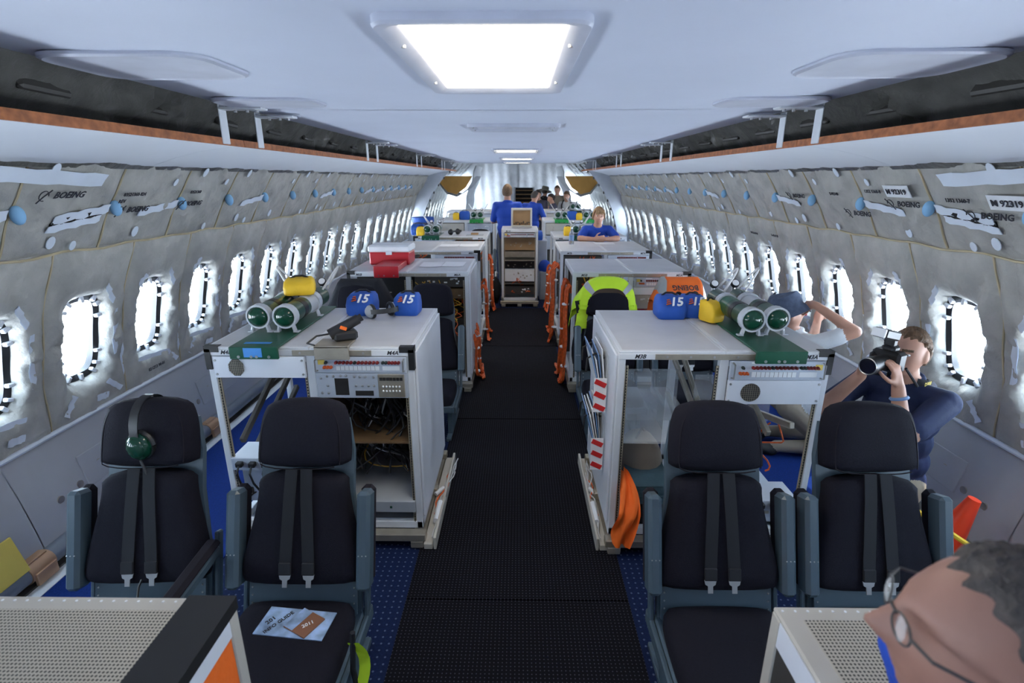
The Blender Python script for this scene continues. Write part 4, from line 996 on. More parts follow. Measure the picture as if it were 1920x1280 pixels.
# black jacket, vests
def drape(label, x, ytop, ztop, w, m, nm, cat, fall_f, fall_b, flare=0.0, sd=1, rim=None, txt=None, band=None):
    t = thing(nm, label, cat, (x, ytop, ztop)); P = []; N = 26
    prof = [(-.115 - .30 * 0, 0)]; ys = []
    for j in range(15):
        q = j / 14
        if q < .42: a = q / .42; yy = -.125 - .03 * (1 - a) - .24 * fall_f * (1 - a) * .35; zz = -fall_f * (1 - a)
        elif q < .58: a = (q - .42) / .16; yy = -.125 + .20 * a; zz = .025 * math.sin(PI * a)
        else: a = (q - .58) / .42; yy = .075 + .03 * a; zz = -fall_b * a
        ys.append((yy, zz))
    for yy, zz in ys:
        row = []
        for i in range(N + 1):
            u = i / N * 2 - 1; ww = w * (1 + flare * min(1, -zz / .3)); drop = -.20 * max(0, abs(u) - .62) / .38 * (1 if zz > -.2 else .3)
            fold = .010 * math.sin(u * 11 + sd + zz * 5) * min(1, .3 - zz * 3)
            row.append((u * ww, yy + fold - .03 * (1 - u * u) * (1 if yy < 0 else -1) * .4, zz + drop))
        P.append(row)
    b = MB(); b.grid(P); b.grid([[(p[0] * .985, p[1] + (.006 if p[1] < 0 else -.006), p[2] - .006) for p in r] for r in P], True); b.build('cloth', m, t, ang=180, recalc=False)
    if band:
        for (u0, u1) in band:
            Q = [[(p[0], p[1] - (.004 if p[1] < 0 else -.004), p[2] + .003) for p in r[u0:u1 + 1]] for r in P]
            b = MB(); b.grid(Q); b.build('reflective_band', 'reflective', t, ang=180, recalc=False)
    if rim:
        Q = [[(p[0] * .62, p[1] - .010, p[2] - .05) for p in r] for r in P[2:7]]; b = MB(); b.grid(Q); b.build('lining', rim, t, ang=180, recalc=False)
    if txt: text(txt, .06, 'ink', t, Matrix.Translation((.0, -.160, -.045)) @ Matrix.Rotation(R_(80), 4, 'X') @ Matrix.Rotation(PI, 4, 'Z'), shear=-.3)
    return t
drape('black jacket draped over the seat behind the M4 rack', -1.375, 4.50, 1.15, .27, 'black_cloth', 'jacket', 'jacket', .40, .35, .15, 2)
t = thing('safety_vest', 'yellow hi-vis vest with grey bands over the seat beside the right aisle', 'vest', (.766, 4.47, 0))
def arch(w, h, k): # outline around the headrest, from lower left over the top to lower right
    out = []
    for q in range(k + 1):
        a = PI * q / k; out.append((-w * math.copysign(abs(math.cos(a)) ** .7, math.cos(a)), h * math.sin(a) ** .75))
    return out
A0, A1, A2 = arch(.165, .19, 24), arch(.235, .265, 24), arch(.275, .215, 24)
def vestband(name, m, sl, lift=0.0):
    P = [[(x, -.115 - lift, .93 + z * .98) for x, z in A0[sl]], [(x, -.10 - lift, .93 + z) for x, z in A1[sl]], [(x * 1.02, -.01, .935 + z + lift) for x, z in A1[sl]], [(x * 1.05, .10, .87 + z + lift) for x, z in A2[sl]], [(x * 1.12, .13, .70 + z * .8) for x, z in A2[sl]]]
    b = MB(); b.grid(P); return b.build(name, m, t, recalc=False, ang=180)
vestband('cloth', 'hivis_yellow', slice(0, 25)); vestband('reflective_band', 'reflective', slice(5, 8), .004); vestband('reflective_band', 'reflective', slice(17, 20), .004)
P = [[(x, -.118, .93 + z * .98) for x, z in A0], [(x * .80, -.112, .92 + z * .93) for x, z in A0], [(x * .72, -.11, .84 + z * .98) for x, z in A0]]
b = MB(); b.grid(P); b.build('lining', 'brown_cloth', t, recalc=False, ang=180)
for s_ in (-1, 1):
    P = [[(s_ * (.20 + .05 * u + .03 * v), -.115 + .03 * math.sin(v * 5 + u), .97 - .20 * v) for u in (-1, 0, 1)] for v in [q / 6 for q in range(7)]]; b = MB(); b.grid(P); b.grid([[(p[0], p[1] + .01, p[2]) for p in r] for r in P], True); b.build('front_flap', 'hivis_yellow', t, recalc=False, ang=180)
drape('orange hi-vis vest with printed word over the seat behind the M3 rack', 1.40, 4.51, 1.17, .235, 'hivis_orange', 'safety_vest', 'vest', .30, .30, .08, 4, None, 'BOEING', ((2, 5), (22, 24)))
b = MB()
P = [[(.535 + .05 * u + .02 * math.sin(v * 6), 4.40 - .05 * v + .03 * u, 1.0 - .55 * v) for u in (-1, -.3, .3, 1)] for v in [k / 8 for k in range(9)]]
b.grid(P); b.grid([[(p[0], p[1] + .012, p[2]) for p in r] for r in P], True); t = tag(b.build('jacket', 'black_cloth', recalc=False, ang=180), 'dark jacket sleeve with lime stripe hanging beside the yellow vest', 'jacket')
b = MB(); Q = [[(p[0], p[1] - .006, p[2]) for p in r[1:3]] for r in P]; b.grid(Q); b.build('lime_stripe', 'hivis_yellow', t, recalc=False, ang=180)
# documents hung on the aisle side of the M3 rack
def doc_pocket(label, y, z, sd):
    t = thing('document_holder', label, 'document holder', (.487, y, z)); r = random.Random(sd)
    b = MB(); b.bx(-.004, .0, -.20, .26, -.16, .16); b.build('back_plate', 'plexi', t)
    for k in range(5):
        b = MB(); b.box((-.012 - .011 * k, .02 + r.uniform(-.03, .03), r.uniform(-.02, .05)), (.006, .26 + r.uniform(-.03, .03), .27), 0, (r.uniform(-.08, .08), R_(-6 - 2 * k), 0)); b.build('document', ['paper', 'pale_blue', 'paper', 'label_white', 'pale_blue'][k], t)
    for yy in (-.06, .14):
        b = MB(); b.tube([(.0, yy, .10), (-.05, yy, .13), (-.095, yy, .10), (-.10, yy, .02)], .006, 6); b.build('wire_hook', 'black_plastic', t)
    b = MB(); b.box((-.040, -.215, -.06), (.07, .004, .20), .001); c = b.build('hazard_plate', 'label_white', t)
    for k in range(3):
        b = MB(); b.box((-.040, -.217, -.13 + .07 * k), (.064, .005, .028), 0, (0, .45, 0)); b.build('red_stripe', 'red_white', c)
doc_pocket('upper document holder with files on the aisle side of the M3 rack', 2.86, .93, 1)
doc_pocket('lower document holder with files on the aisle side of the M3 rack', 2.86, .57, 2)
# clothing stowed in the bottom of the M3 rack
t = thing('backpack', 'khaki backpack stowed at the bottom of the M3 rack', 'bag', (.72, 2.78, .15)); b = MB(); b.ball((0, 0, .22), (.14, .17, .22), 18, 12); b.build('body', 'khaki', t); b = MB(); b.ball((.03, -.13, .12), (.08, .05, .09), 12, 8); b.build('pocket', 'khaki', t); b = MB(); b.tube([(.03, .02, .43), (.0, -.03, .47), (-.04, -.06, .42)], .008, 6); b.build('handle', 'black_plastic', t)
t = thing('folded_jeans', 'folded blue jeans lying on the bag in the M3 rack', 'jeans', (.725, 2.60, .108)); b = MB()
b.pillow(rrect(.22, .20, .05, 4), .24, Matrix.Translation((0, .03, .0)), inset=(0, 0, .01, .03, .06)); b.build('dark_bundle', 'black_cloth', t)
b = MB()
for k in range(4):
    P = [[(.13 * (u * 2 - 1) * (1 - .05 * k), .02 - .13 + .26 * v, .255 + .028 * k + .02 * math.sin(3 * v + k) - .10 * max(0, .25 - v) * 2) for u in (0, .2, .4, .6, .8, 1)] for v in [q / 8 for q in range(9)]]; b.grid(P); b.grid([[(p[0], p[1], p[2] - .022) for p in r] for r in P], True)
b.build('denim_layers', 'denim', t, recalc=False, ang=180)['kind'] = 'stuff'
b = MB(); P = [[(.585 + .034 * u * (.7 + 1.1 * math.sin(v * 2.6)) + .022 * math.sin(v * 5), 2.54 - .15 * min(1, v * 2.0) + .022 * math.sin(u * 5 + v * 7) + .01 * math.sin(u * 11), .47 - .38 * v) for u in [-1 + .25 * k for k in range(9)]] for v in [q / 12 for q in range(13)]]
b.grid(P); b.grid([[(p[0], p[1] + .014, p[2]) for p in r] for r in P], True); tag(b.build('safety_vest', 'hivis_orange', recalc=False, ang=180), 'orange hi-vis vest spilling out of the bottom of the M3 rack', 'vest')
# brochures on the seat
SZ = .462 * SS
t = thing('brochure', 'open info guide brochure on the left aisle seat cushion', 'brochure', (-.845, 1.575, .386 * SS), R_(-6)); b = MB(); b.bx(-.135, .135, -.065, .065, 0, .004); b.build('cover', 'sky_print', t)
text('201', .026, 'ink', t, Matrix.Translation((-.10, .0, .0048)) @ Matrix.Rotation(R_(60), 4, 'Z')); text('INFO GUIDE', .022, 'ink', t, Matrix.Translation((-.065, -.005, .0048)) @ Matrix.Rotation(R_(60), 4, 'Z'))
t = thing('booklet', 'small brown booklet lying on top of the info guide', 'booklet', (-.81, 1.572, .386 * SS + .0045), R_(-28)); b = MB(); b.bx(-.055, .055, -.05, .05, 0, .006); b.build('cover', 'brown_book', t)
b = MB(); b.bx(-.055, -.01, -.049, .049, .006, .0066); b.build('picture', 'sky_print', t); text('2011', .022, 'label_white', t, Matrix.Translation((.02, .0, .0068)) @ Matrix.Rotation(R_(65), 4, 'Z'))
b = MB(); P = [[(-1.66 + .11 * u, 1.60 - .10 * v + .02 * u, .395 + .05 * (u - .5) ** 2 * 4 + .015 * v) for u in [k / 6 for k in range(7)]] for v in (0, .5, 1)]; b.grid(P); b.grid([[(p[0], p[1], p[2] - .0015) for p in r] for r in P], True); tag(b.build('paper_sheet', 'paper', recalc=False, ang=180), 'curled white paper on the far left seat', 'paper', 'loose papers')
# lime strap beside the left aisle seat
t = thing('lime_tag', 'lime yellow ribbon tag on a black strap beside the left aisle seat', 'tag', (-.585, 1.45, .0)); b = MB(); P = [[(.02 * u + .03 * math.sin(4 * v), .02 * math.sin(6 * v), .42 - .30 * v) for u in (-1, 0, 1)] for v in [k / 10 for k in range(11)]]; b.grid(P); b.grid([[(p[0], p[1] + .003, p[2]) for p in r] for r in P], True); b.build('ribbon', 'hivis_yellow', t, recalc=False, ang=180)
b = MB(); b.tube([(0, .01, .46), (-.01, .0, .30), (.01, -.01, .15), (.0, .0, .012)], .010, 6); b.build('strap', 'strap', t)
# right wall: cone, rope, bag
t = thing('traffic_cone', 'orange traffic cone leaning on the right wall behind the seat', 'cone', (2.165, 2.28, .145)); t.rotation_euler = (R_(4), R_(14), 0)
b = MB(); b.cyl((0, 0, .0), (0, 0, .36), .085, .028, 24); b.build('cone_body', 'cone_orange', t); b = MB(); b.box((0, 0, -.012), (.22, .22, .026), .012); b.build('base_plate', 'cone_orange', t)
b = MB(); b.bx(2.03, 2.36, 2.12, 2.44, .0, .115, .01); tag(b.build('floor_case', 'case_grey'), 'grey case under the orange cone by the right wall', 'case')
b = MB(); b.tube([(1.78, 2.36, .56), (1.93, 2.18, .47), (2.06, 2.05, .40), (2.26, 1.86, .30), (2.42, 1.7, .22)], .012, 8); tag(b.build('rope', 'rope'), 'yellow rope stretched past the orange cone', 'rope')
t = thing('duffel_bag', 'maroon-brown bag with pale straps on the floor by the right wall', 'bag', (2.05, 1.80, 0)); b = MB(); b.ball((0, 0, .17), (.22, .20, .17), 18, 10); b.build('body', 'brown_cloth', t)
for k in (-1, 1):
    b = MB(); b.tube([(.20 * math.cos(a), k * .07, .17 + .185 * math.sin(a)) for a in [PI * q / 12 for q in range(13)]], .014, 6); b.build('strap', 'clamp_grey', t)
# items on the far racks
def far_set(y, x, z, tray_m, labs):
    cylinder_tray(labs[0], x - .13, x + .13, y, y + .5, z, tray_m)
    for q, (dx, l) in enumerate(zip((-.065, .065), labs[1:3])): oxy_cylinder(l, x + dx, y + .1, z + .095, L=.45, r=.05, strap=False, hose=1 if q else -1)
far_set(7.83, -1.30, TZ, 'green_paint', ('green tray on the fourth row rack at left', 'left cylinder on the fourth row rack at left', 'right cylinder on the fourth row rack at left'))
far_set(7.83, .92, TZ, 'green_paint', ('green tray on the rack behind the water bottle', 'left cylinder on the rack behind the water bottle', 'right cylinder on the rack behind the water bottle'))
far_set(10.18, -.80, 1.243, 'green_bright', ('bright green tray on the far left beige rack', 'left cylinder on the far left beige rack', 'right cylinder on the far left beige rack'))
far_set(10.18, .82, 1.243, 'green_bright', ('bright green tray on the far right rack, aisle side', 'left cylinder on the far right rack, aisle side', 'right cylinder on the far right rack, aisle side'))
far_set(10.18, 1.36, 1.243, 'green_bright', ('bright green tray on the far right rack, wall side', 'left cylinder on the far right rack, wall side', 'right cylinder on the far right rack, wall side'))
far_set(12.18, 1.30, 1.303, 'cyl_green', ('dark tray on the farthest right rack', 'left cylinder on the farthest right rack', 'right cylinder on the farthest right rack'))
for (x, y, z, l) in ((-1.47, 7.98, TZ, 'yellow bag left of the cylinders on the fourth row rack at left'), (.74, 8.0, TZ, 'yellow bag left of the cylinders behind the water bottle'), (1.10, 8.0, TZ, 'yellow bag right of the cylinders behind the water bottle'), (-1.20, 10.3, 1.243, 'yellow bag on the far left beige rack'), (1.16, 10.3, 1.243, 'yellow bag between the bright green trays at far right')):
    soft_bag(l, x, y, z, .12, .12, .13, 'yellow_bag', None)
for (x, y, z, l) in ((-1.04, 10.35, 1.243, 'blue bag on the far left beige rack'), (1.03, 10.35, 1.243, 'blue bag between the bright green trays at far right'), (-1.53, 8.1, TZ, 'blue bag at the window end of the fourth row rack at left'), (.34 - .02, 9.25, .98, 'blue bag behind the centre rack')):
    soft_bag(l, x, y, z, .20, .16, .16, 'blue_bag', None)
b = MB(); b.bx(.20, .50, 9.15, 9.45, 0, .98, .01); tag(b.build('pedestal_case', 'case_grey'), 'grey case standing behind the centre rack under a blue bag', 'case')
headset('black headset lying on the fourth row rack at left', (-.98, 8.1, TZ + .043), (R_(80), 0, R_(40)))
t = thing('notebook', 'brown notebook on a clipboard on the fourth row rack at left', 'notebook', (-.66, 8.05, TZ)); b = MB(); b.bx(-.13, .13, -.1, .1, 0, .006); b.build('clipboard', 'case_grey', t); b = MB(); b.bx(-.06, .05, -.04, .06, .006, .03, .003); b.build('cover', 'cardboard', t)
t = thing('foam_case', 'open beige case with foam lining standing on the centre rack', 'case', (.05, 8.70, 1.243)); b = MB(); b.bx(-.17, .17, .0, .10, 0, .03, .005); b.bx(-.17, .17, 0, .1, .27, .30, .005); b.bx(-.17, -.14, 0, .1, .03, .27, .005); b.bx(.14, .17, 0, .1, .03, .27, .005); b.build('shell', 'beige_metal', t)
b = MB(); b.bx(-.14, .14, .05, .09, .03, .27); b.build('foam_lining', 'cardboard', t); b = MB()
for k in range(9): b.box((-.12 + .03 * k, .045, .05 + .012 * (k % 3)), (.018, .02, .02 + .02 * (k % 2)), .003)
b.build('small_tools', 'dark_metal', t)['kind'] = 'stuff'
t = thing('water_bottle', 'clear water bottle with blue label standing on the M7 rack', 'bottle', (.69, 6.90, TZ)); b = MB(); pr = [(.028, 0), (.033, .01), (.033, .13), (.028, .15), (.014, .185), (.013, .20)]
b.loft([[(r * math.cos(2 * PI * i / 16), r * math.sin(2 * PI * i / 16), z) for i in range(16)] for r, z in pr]); b.build('body', 'bottle', t); b = MB(); b.cyl((0, 0, .05), (0, 0, .115), .0338, n=16); b.build('label', 'pale_blue', t); b = MB(); b.cyl((0, 0, .198), (0, 0, .215), .015, n=12); b.build('cap', 'label_white', t)
t = thing('backpack', 'black backpack on the floor beside the centre rack', 'bag', (-.38, 8.62, 0)); b = MB(); b.ball((0, 0, .22), (.09, .16, .22), 16, 10); b.build('body', 'black_cloth', t); b = MB(); b.tube([(-.05, -.1, .40), (0, -.12, .46), (.05, -.1, .40)], .01, 6); b.build('handle', 'black_plastic', t)
t = thing('jacket', 'blue jacket heaped right of the centre rack', 'jacket', (.45, 8.95, 0)); b = MB(); b.bx(-.09, .09, -.14, .1, 0, .5, .02); b.build('carton', 'case_grey', t); b = MB(); b.ball((0, -.02, .56), (.11, .14, .12), 14, 9); b.build('cloth', 'shirt_blue', t)
t = thing('waste_bin', 'dark blue bin beyond the fourth row at far left', 'bin', (-1.72, 9.6, 0)); b = MB(); b.cyl((0, 0, 0), (0, 0, 1.30), .13, .19, 20); b.build('bin_body', 'shirt_dark', t); b = MB(); b.cyl((0, 0, 1.26), (0, 0, 1.34), .20, .20, 20); b.build('liner_rim', 'blue_bag', t)
# ------------------------------------------------------------------ people (local: standing at the origin, facing +y)
def V(*a): return Vector(a)
STAND = dict(pelvis=(0, 0, .95), chest=(0, 0, 1.27), neck=(0, -.01, 1.46), head=(0, .03, 1.625),
             shL=(-.185, -.01, 1.41), elL=(-.245, -.03, 1.13), wrL=(-.24, .08, .90), shR=(.185, -.01, 1.41), elR=(.245, -.03, 1.13), wrR=(.24, .08, .90),
             hipL=(-.09, 0, .92), knL=(-.10, .02, .50), anL=(-.10, -.02, .09), toL=(-.115, .16, .035), hipR=(.09, 0, .92), knR=(.10, .02, .50), anR=(.10, -.02, .09), toR=(.115, .16, .035))
def head_pts(nu=44, nv=32, grow=0.0):
    """sculpted head surface in its own frame (face toward +y)"""
    pts = []
    for j in range(nv + 1):
        t = -PI / 2 + PI * j / nv; row = []
        for i in range(nu + 1):
            a = 2 * PI * i / nu; d = np.array((math.cos(t) * math.sin(a), math.cos(t) * math.cos(a), math.sin(t)))
            x, y, z = d[0] * .074, d[1] * .094, d[2] * .116
            if z < 0:
                k = -z / .116; x *= 1 - .30 * k * k; y = y * (1 - .22 * k) + .016 * k
                if y < 0: y *= 1 - .25 * k
            if y < 0: y *= 1.06
            g = lambda cx, cz, sx, sz: math.exp(-((x - cx) / sx) ** 2 - ((z - cz) / sz) ** 2) if y > .02 else 0
            y += .033 * g(0, -.024, .0135, .014) + .019 * g(0, -.002, .010, .019) + .010 * (g(-.013, -.029, .008, .008) + g(.013, -.029, .008, .008))       # nose
            y += .006 * g(0, .030, .045, .010)                                             # brow
            y -= .011 * (g(-.031, .008, .016, .012) + g(.031, .008, .016, .012))          # eye sockets
            y += .007 * g(0, -.056, .022, .007) + .006 * g(0, -.068, .020, .006)          # lips
            y += .010 * g(0, -.094, .022, .014)                                            # chin
            n = np.array((x, y, z)); L = np.linalg.norm(n); row.append(tuple(n * (1 + grow / max(L, .02))))
        pts.append(row)
    return pts
def person(label, loc, rz, pose, cols, voxel=.012, scale=1.0, head_rot=(0, 0, 0), hair='hair_brown', hairline=.075, sleeve=.62, hands=None, build_w=1.0, group='people in the cabin', side_hair=-.01, back_hair=-.07, glasses=False, face=False, legs='trouser', hair_grow=.012, bangs=False, skin='skin'):
    J = {k: Vector(v) for k, v in {**STAND, **pose}.items()}
    t = thing('person', label, 'person', loc, rz, group); t.scale = (scale,) * 3
    prims = []; mb = MB()
    def cap(a, b_, r0, r1, lab, n=12):
        a, b_ = Vector(a), Vector(b_); prims.append(('c', a, b_, r0, r1, lab)); mb.cyl(a, b_, r0, r1, n); mb.ball(a, r0, n, 8); mb.ball(b_, r1, n, 8)
    def ell(c, r, M, lab): prims.append(('e', Vector(c), Vector(r), M, lab)); mb.ball(c, r, 18, 12, M)
    right = (J['shR'] - J['shL']).normalized()
    def frame(a, b_):
        u = (b_ - a).normalized(); f = u.cross(right).normalized(); r = f.cross(u).normalized(); return Matrix((r, f, u)).transposed()
    F1 = frame(J['pelvis'], J['chest']); F2 = frame(J['chest'], J['neck']); w = build_w
    ell(J['pelvis'] + V(0, 0, -.02), (.165 * w, .125 * w, .13), F1, 'shirt'); ell(J['pelvis'].lerp(J['chest'], .30), (.163 * w, .122 * w, .13), F1, 'shirt'); ell(J['pelvis'].lerp(J['chest'], .65), (.162 * w, .115 * w, .14), F1, 'shirt')
    ell(J['chest'] + F2 @ V(0, 0, .02), (.180 * w, .122 * w, .15), F2, 'shirt'); ell(J['chest'].lerp(J['neck'], .62), (.165 * w, .092 * w, .085), F2, 'shirt')
    for s in 'LR':
        cap(J['neck'].lerp(J['chest'], .25), J['sh' + s], .058, .066, 'shirt')
        m = J['sh' + s].lerp(J['el' + s], sleeve); cap(J['sh' + s], m, .064, .058, 'shirt'); cap(m, J['el' + s], .046, .043, 'skin' if sleeve < .99 else 'shirt'); cap(J['el' + s], J['wr' + s], .042, .028, 'skin')
        cap(J['hip' + s], J['kn' + s], .088 * w, .062, legs); cap(J['kn' + s], J['an' + s], .062, .045, legs); cap(J['an' + s] + V(0, -.03, -.03), J['to' + s], .046, .036, 'shoe')
    cap(J['neck'] - F2 @ V(0, 0, .03), J['head'] + V(0, 0, -.07), .060, .055, 'skin')
    n = 14; cn = J['neck'] + F2 @ V(0, .005, .0)
    for i in range(n): a0, a1 = 2 * PI * i / n, 2 * PI * (i + 1) / n; cap(cn + F2 @ V(.066 * math.cos(a0), .066 * math.sin(a0), .012 - .02 * math.sin(a0)), cn + F2 @ V(.066 * math.cos(a1), .066 * math.sin(a1), .012 - .02 * math.sin(a1)), .014, .014, 'shirt', 6)
    # hands: palm, four fingers, thumb
    for s in 'LR':
        d0 = (J['wr' + s] - J['el' + s]).normalized(); sg = -1 if s == 'L' else 1
        hd = (hands or {}).get(s, {}); d = Vector(hd.get('dir', d0)).normalized(); nrm = Vector(hd.get('palm', (-sg, 0, 0))); nrm = (nrm - d * nrm.dot(d)).normalized(); c = hd.get('curl', .35)
        sd = d.cross(nrm).normalized(); ts = Vector(hd.get('thumb', sd)); ts = sd if ts.dot(sd) > 0 else -sd
        Mx = Matrix((sd, nrm, d)).transposed(); wv = J['wr' + s]
        ell(wv + d * .050, (.040, .016, .052), Mx, 'skin'); cap(wv, wv + d * .05, .027, .022, 'skin', 10)
        for k, (off, L) in enumerate(((-.030, .062), (-.010, .075), (.010, .080), (.030, .070))):
            p = wv + d * .088 + ts * off; dd = d.copy()
            for q, ll in enumerate((.42, .33, .25)):
                an = c * (.7 + .3 * q); dd = (dd * math.cos(an) + nrm * math.sin(an) - (dd.dot(nrm)) * nrm * 0).normalized(); e = p + dd * L * ll; cap(p, e, .0092 - .0008 * q, .0086 - .0008 * q, 'skin', 8); p = e
        p = wv + d * .025 + ts * .028
        for q, (ll, vec) in enumerate(((.038, d * .55 + ts * .75 + nrm * .25), (.03, d * .8 + ts * .35 + nrm * .45), (.024, d * .85 + ts * .1 + nrm * .5))): e = p + vec.normalized() * ll; cap(p, e, .0115 - .001 * q, .0105 - .001 * q, 'skin', 8); p = e
    HM = Matrix.Translation(J['head']) @ Euler(head_rot).to_matrix().to_4x4(); HP = head_pts()
    mb.m = HM; mb.grid(HP); 
    for s in (-1, 1): mb.ball((s * .076, -.005, -.005), (.010, .020, .032), 10, 8)
    mb.m = Matrix.Identity(4)
    src = mb.mesh('body_src', 'skin', smooth=False, recalc=False); o = bpy.data.objects.new('src', src); COL.objects.link(o)
    rm = o.modifiers.new('r', 'REMESH'); rm.mode = 'VOXEL'; rm.voxel_size = voxel; sm = o.modifiers.new('s', 'SMOOTH'); sm.iterations = 3 if voxel < .012 else 2; sm.factor = .5
    dg = bpy.context.evaluated_depsgraph_get(); me = bpy.data.meshes.new_from_object(o.evaluated_get(dg)); bpy.data.objects.remove(o)
    # clothing zones
    nf = len(me.polygons); ctr = np.zeros(nf * 3); me.polygons.foreach_get('center', ctr); ctr = ctr.reshape(-1, 3)
    names = [skin, cols['shirt'], cols['trouser'], 'shoe', 'lips', hair]; idx = {'skin': 0, 'shirt': 1, 'trouser': 2, 'shoe': 3}
    best = np.full(nf, 9.0); lab = np.zeros(nf, int)
    for p in prims:
        if p[0] == 'c':
            a, b_ = np.array(p[1]), np.array(p[2]); ab = b_ - a; tt = np.clip(((ctr - a) @ ab) / max(ab @ ab, 1e-9), 0, 1); dd = np.linalg.norm(ctr - a - tt[:, None] * ab, axis=1) - (p[3] + (p[4] - p[3]) * tt); L = p[5]
        else:
            Q = (ctr - np.array(p[1])) @ np.array(p[3]); dd = (np.linalg.norm(Q / np.array(p[2]), axis=1) - 1) * min(p[2]); L = p[4]
        k = dd < best; best[k] = dd[k]; lab[k] = idx[L]
    HI = np.array(HM.inverted()); hl = ctr @ HI[:3, :3].T + HI[:3, 3]
    inh = (np.abs(hl[:, 0]) < .095) & (np.abs(hl[:, 1]) < .14) & (hl[:, 2] > -.10) & (hl[:, 2] < .15); lab[inh & (lab != 1)] = 0
    lab[inh & (hl[:, 2] > -.06)] = 0
    if face:
        lab[inh & (hl[:, 1] > .075) & (np.abs(hl[:, 0]) < .024) & (np.abs(hl[:, 2] + .062) < .0085)] = 4
        if not glasses: lab[inh & (hl[:, 1] > .065) & (np.abs(np.abs(hl[:, 0]) - .031) < .019) & (np.abs(hl[:, 2] - .029) < .0045)] = 5
    me.materials.clear()
    for nme in names: me.materials.append(MATS[nme])
    me.polygons.foreach_set('material_index', lab.astype(np.int32)); me.shade_smooth(); me.update()
    put('body', me, t)
    if hair:
        G = head_pts(96, 72, 0.0); b = MB(); b.m = HM; rr = random.Random(3); keep = []
        nv, nu = len(G), len(G[0])
        def mask(p):
            x, y, z = p
            e = min(1, max(0, (y + .05) / .11)); e = e * e * (3 - 2 * e); k = back_hair + (hairline - back_hair) * e + .35 * (side_hair - back_hair) * math.sin(PI * e)
            return z - k + .006 * math.sin(x * 230 + z * 90) - (.02 if abs(x) > .068 and -.03 < y < .02 else 0)
        vs = []; fs = []
        for r in G:
            for p in r:
                n_ = np.array(p); L = np.linalg.norm(n_); g_ = max(-.6, min(1, mask(p) / .016)); vs.append(tuple(n_ * (1 + (hair_grow * g_ * (1 + .35 * noise(p[0] * 190, p[2] * 150 + p[1] * 170, 2))) / L)))
        for j in range(nv - 1):
            for i in range(nu - 1):
                c = [(G[a][e]) for a, e in ((j, i), (j, i + 1), (j + 1, i + 1), (j + 1, i))]
                if mask(tuple(sum(q[k] for q in c) / 4 for k in range(3))) > -.012: fs.append((j * nu + i, j * nu + i + 1, (j + 1) * nu + i + 1, (j + 1) * nu + i))
        b.add(vs, fs)
        if bangs:
            for k in range(9):
                x = -.05 + .0125 * k; b.tube([(x * .7, .055, .108), (x * .95, .094, .085), (x * 1.1 - .006, .100, .052), (x * 1.15 - .012, .094, .034)], [.010, .010, .008, .003], 6)
            for s in (-1, 1): b.tube([(s * .06, .05, .08), (s * .080, .04, .03), (s * .084, .015, -.02), (s * .076, -.01, -.06)], [.014, .013, .010, .004], 6)
            b.ball((0, -.10, .0), (.05, .04, .055), 12, 8)
        me2 = b.mesh('hair', hair, ang=180, recalc=False); put('hair', me2, t)
    if face:
        for s in (-1, 1):
            b = MB(); b.m = HM; b.ball((s * .031, .0735, .008), (.0120, .010, .0070), 12, 8); e = b.build('eye', 'eye_white', t)
            b = MB(); b.m = HM; b.ball((s * .031, .0818, .008), (.0056, .0030, .0056), 10, 6); b.build('iris', 'iris', e)
    if glasses:
        b = MB(); b.m = HM
        for s in (-1, 1):
            b.tube([(s * .032 + .021 * math.cos(2 * PI * i / 18), .098 + .004 * math.cos(2 * PI * i / 18 + (PI if s > 0 else 0)), .006 + .014 * math.sin(2 * PI * i / 18)) for i in range(19)], .0013, 6)
            b.tube([(s * .053, .095, .012), (s * .076, .080, .012), (s * .084, .03, .008), (s * .083, -.012, -.002), (s * .080, -.03, -.022)], .0020, 6)
        b.tube([(-.011, .099, .008), (0, .103, .011), (.011, .099, .008)], .0018, 6); g = b.build('glasses', 'dark_metal', t)
        b = MB(); b.m = HM
        for s in (-1, 1): b.cyl((s * .032, .0975, .006), (s * .032, .0985, .006), .0145, n=18)
        b.build('lenses', 'plexi', g)['kind'] = 'stuff'
    return t, HM
def hat(parent, HM, m, r_brim=.17, h=.10, tilt=0.0):
    b = MB(); b.m = HM @ Matrix.Rotation(tilt, 4, 'X') @ Matrix.Translation((0, -.005, .05))
    n = 28; ring = lambda r, z, sx=.92: [(sx * r * math.cos(2 * PI * i / n), r * 1.08 * math.sin(2 * PI * i / n), z + .008 * math.sin(4 * PI * i / n)) for i in range(n)]
    b.loft([ring(r_brim, -.045), ring(r_brim * .85, -.02), ring(.108, .0), ring(.104, h * .7), ring(.085, h), ring(.04, h * 1.05)]); b.build('hat', m, parent, ang=50)

# foreground man at the right edge
person('man with glasses and blue shirt, head in the lower right foreground', (.550, .415, 0), R_(58), dict(head=(.0, .05, 1.595), neck=(0, .0, 1.455), shL=(-.19, .02, 1.40), shR=(.19, .06, 1.41)), dict(shirt='shirt_blue', trouser='trouser_dark'), .0075, .955, (R_(6), 0, R_(8)), 'hair_grey', .085, glasses=True, side_hair=.0, hair_grow=.010, skin='skin_shaded')
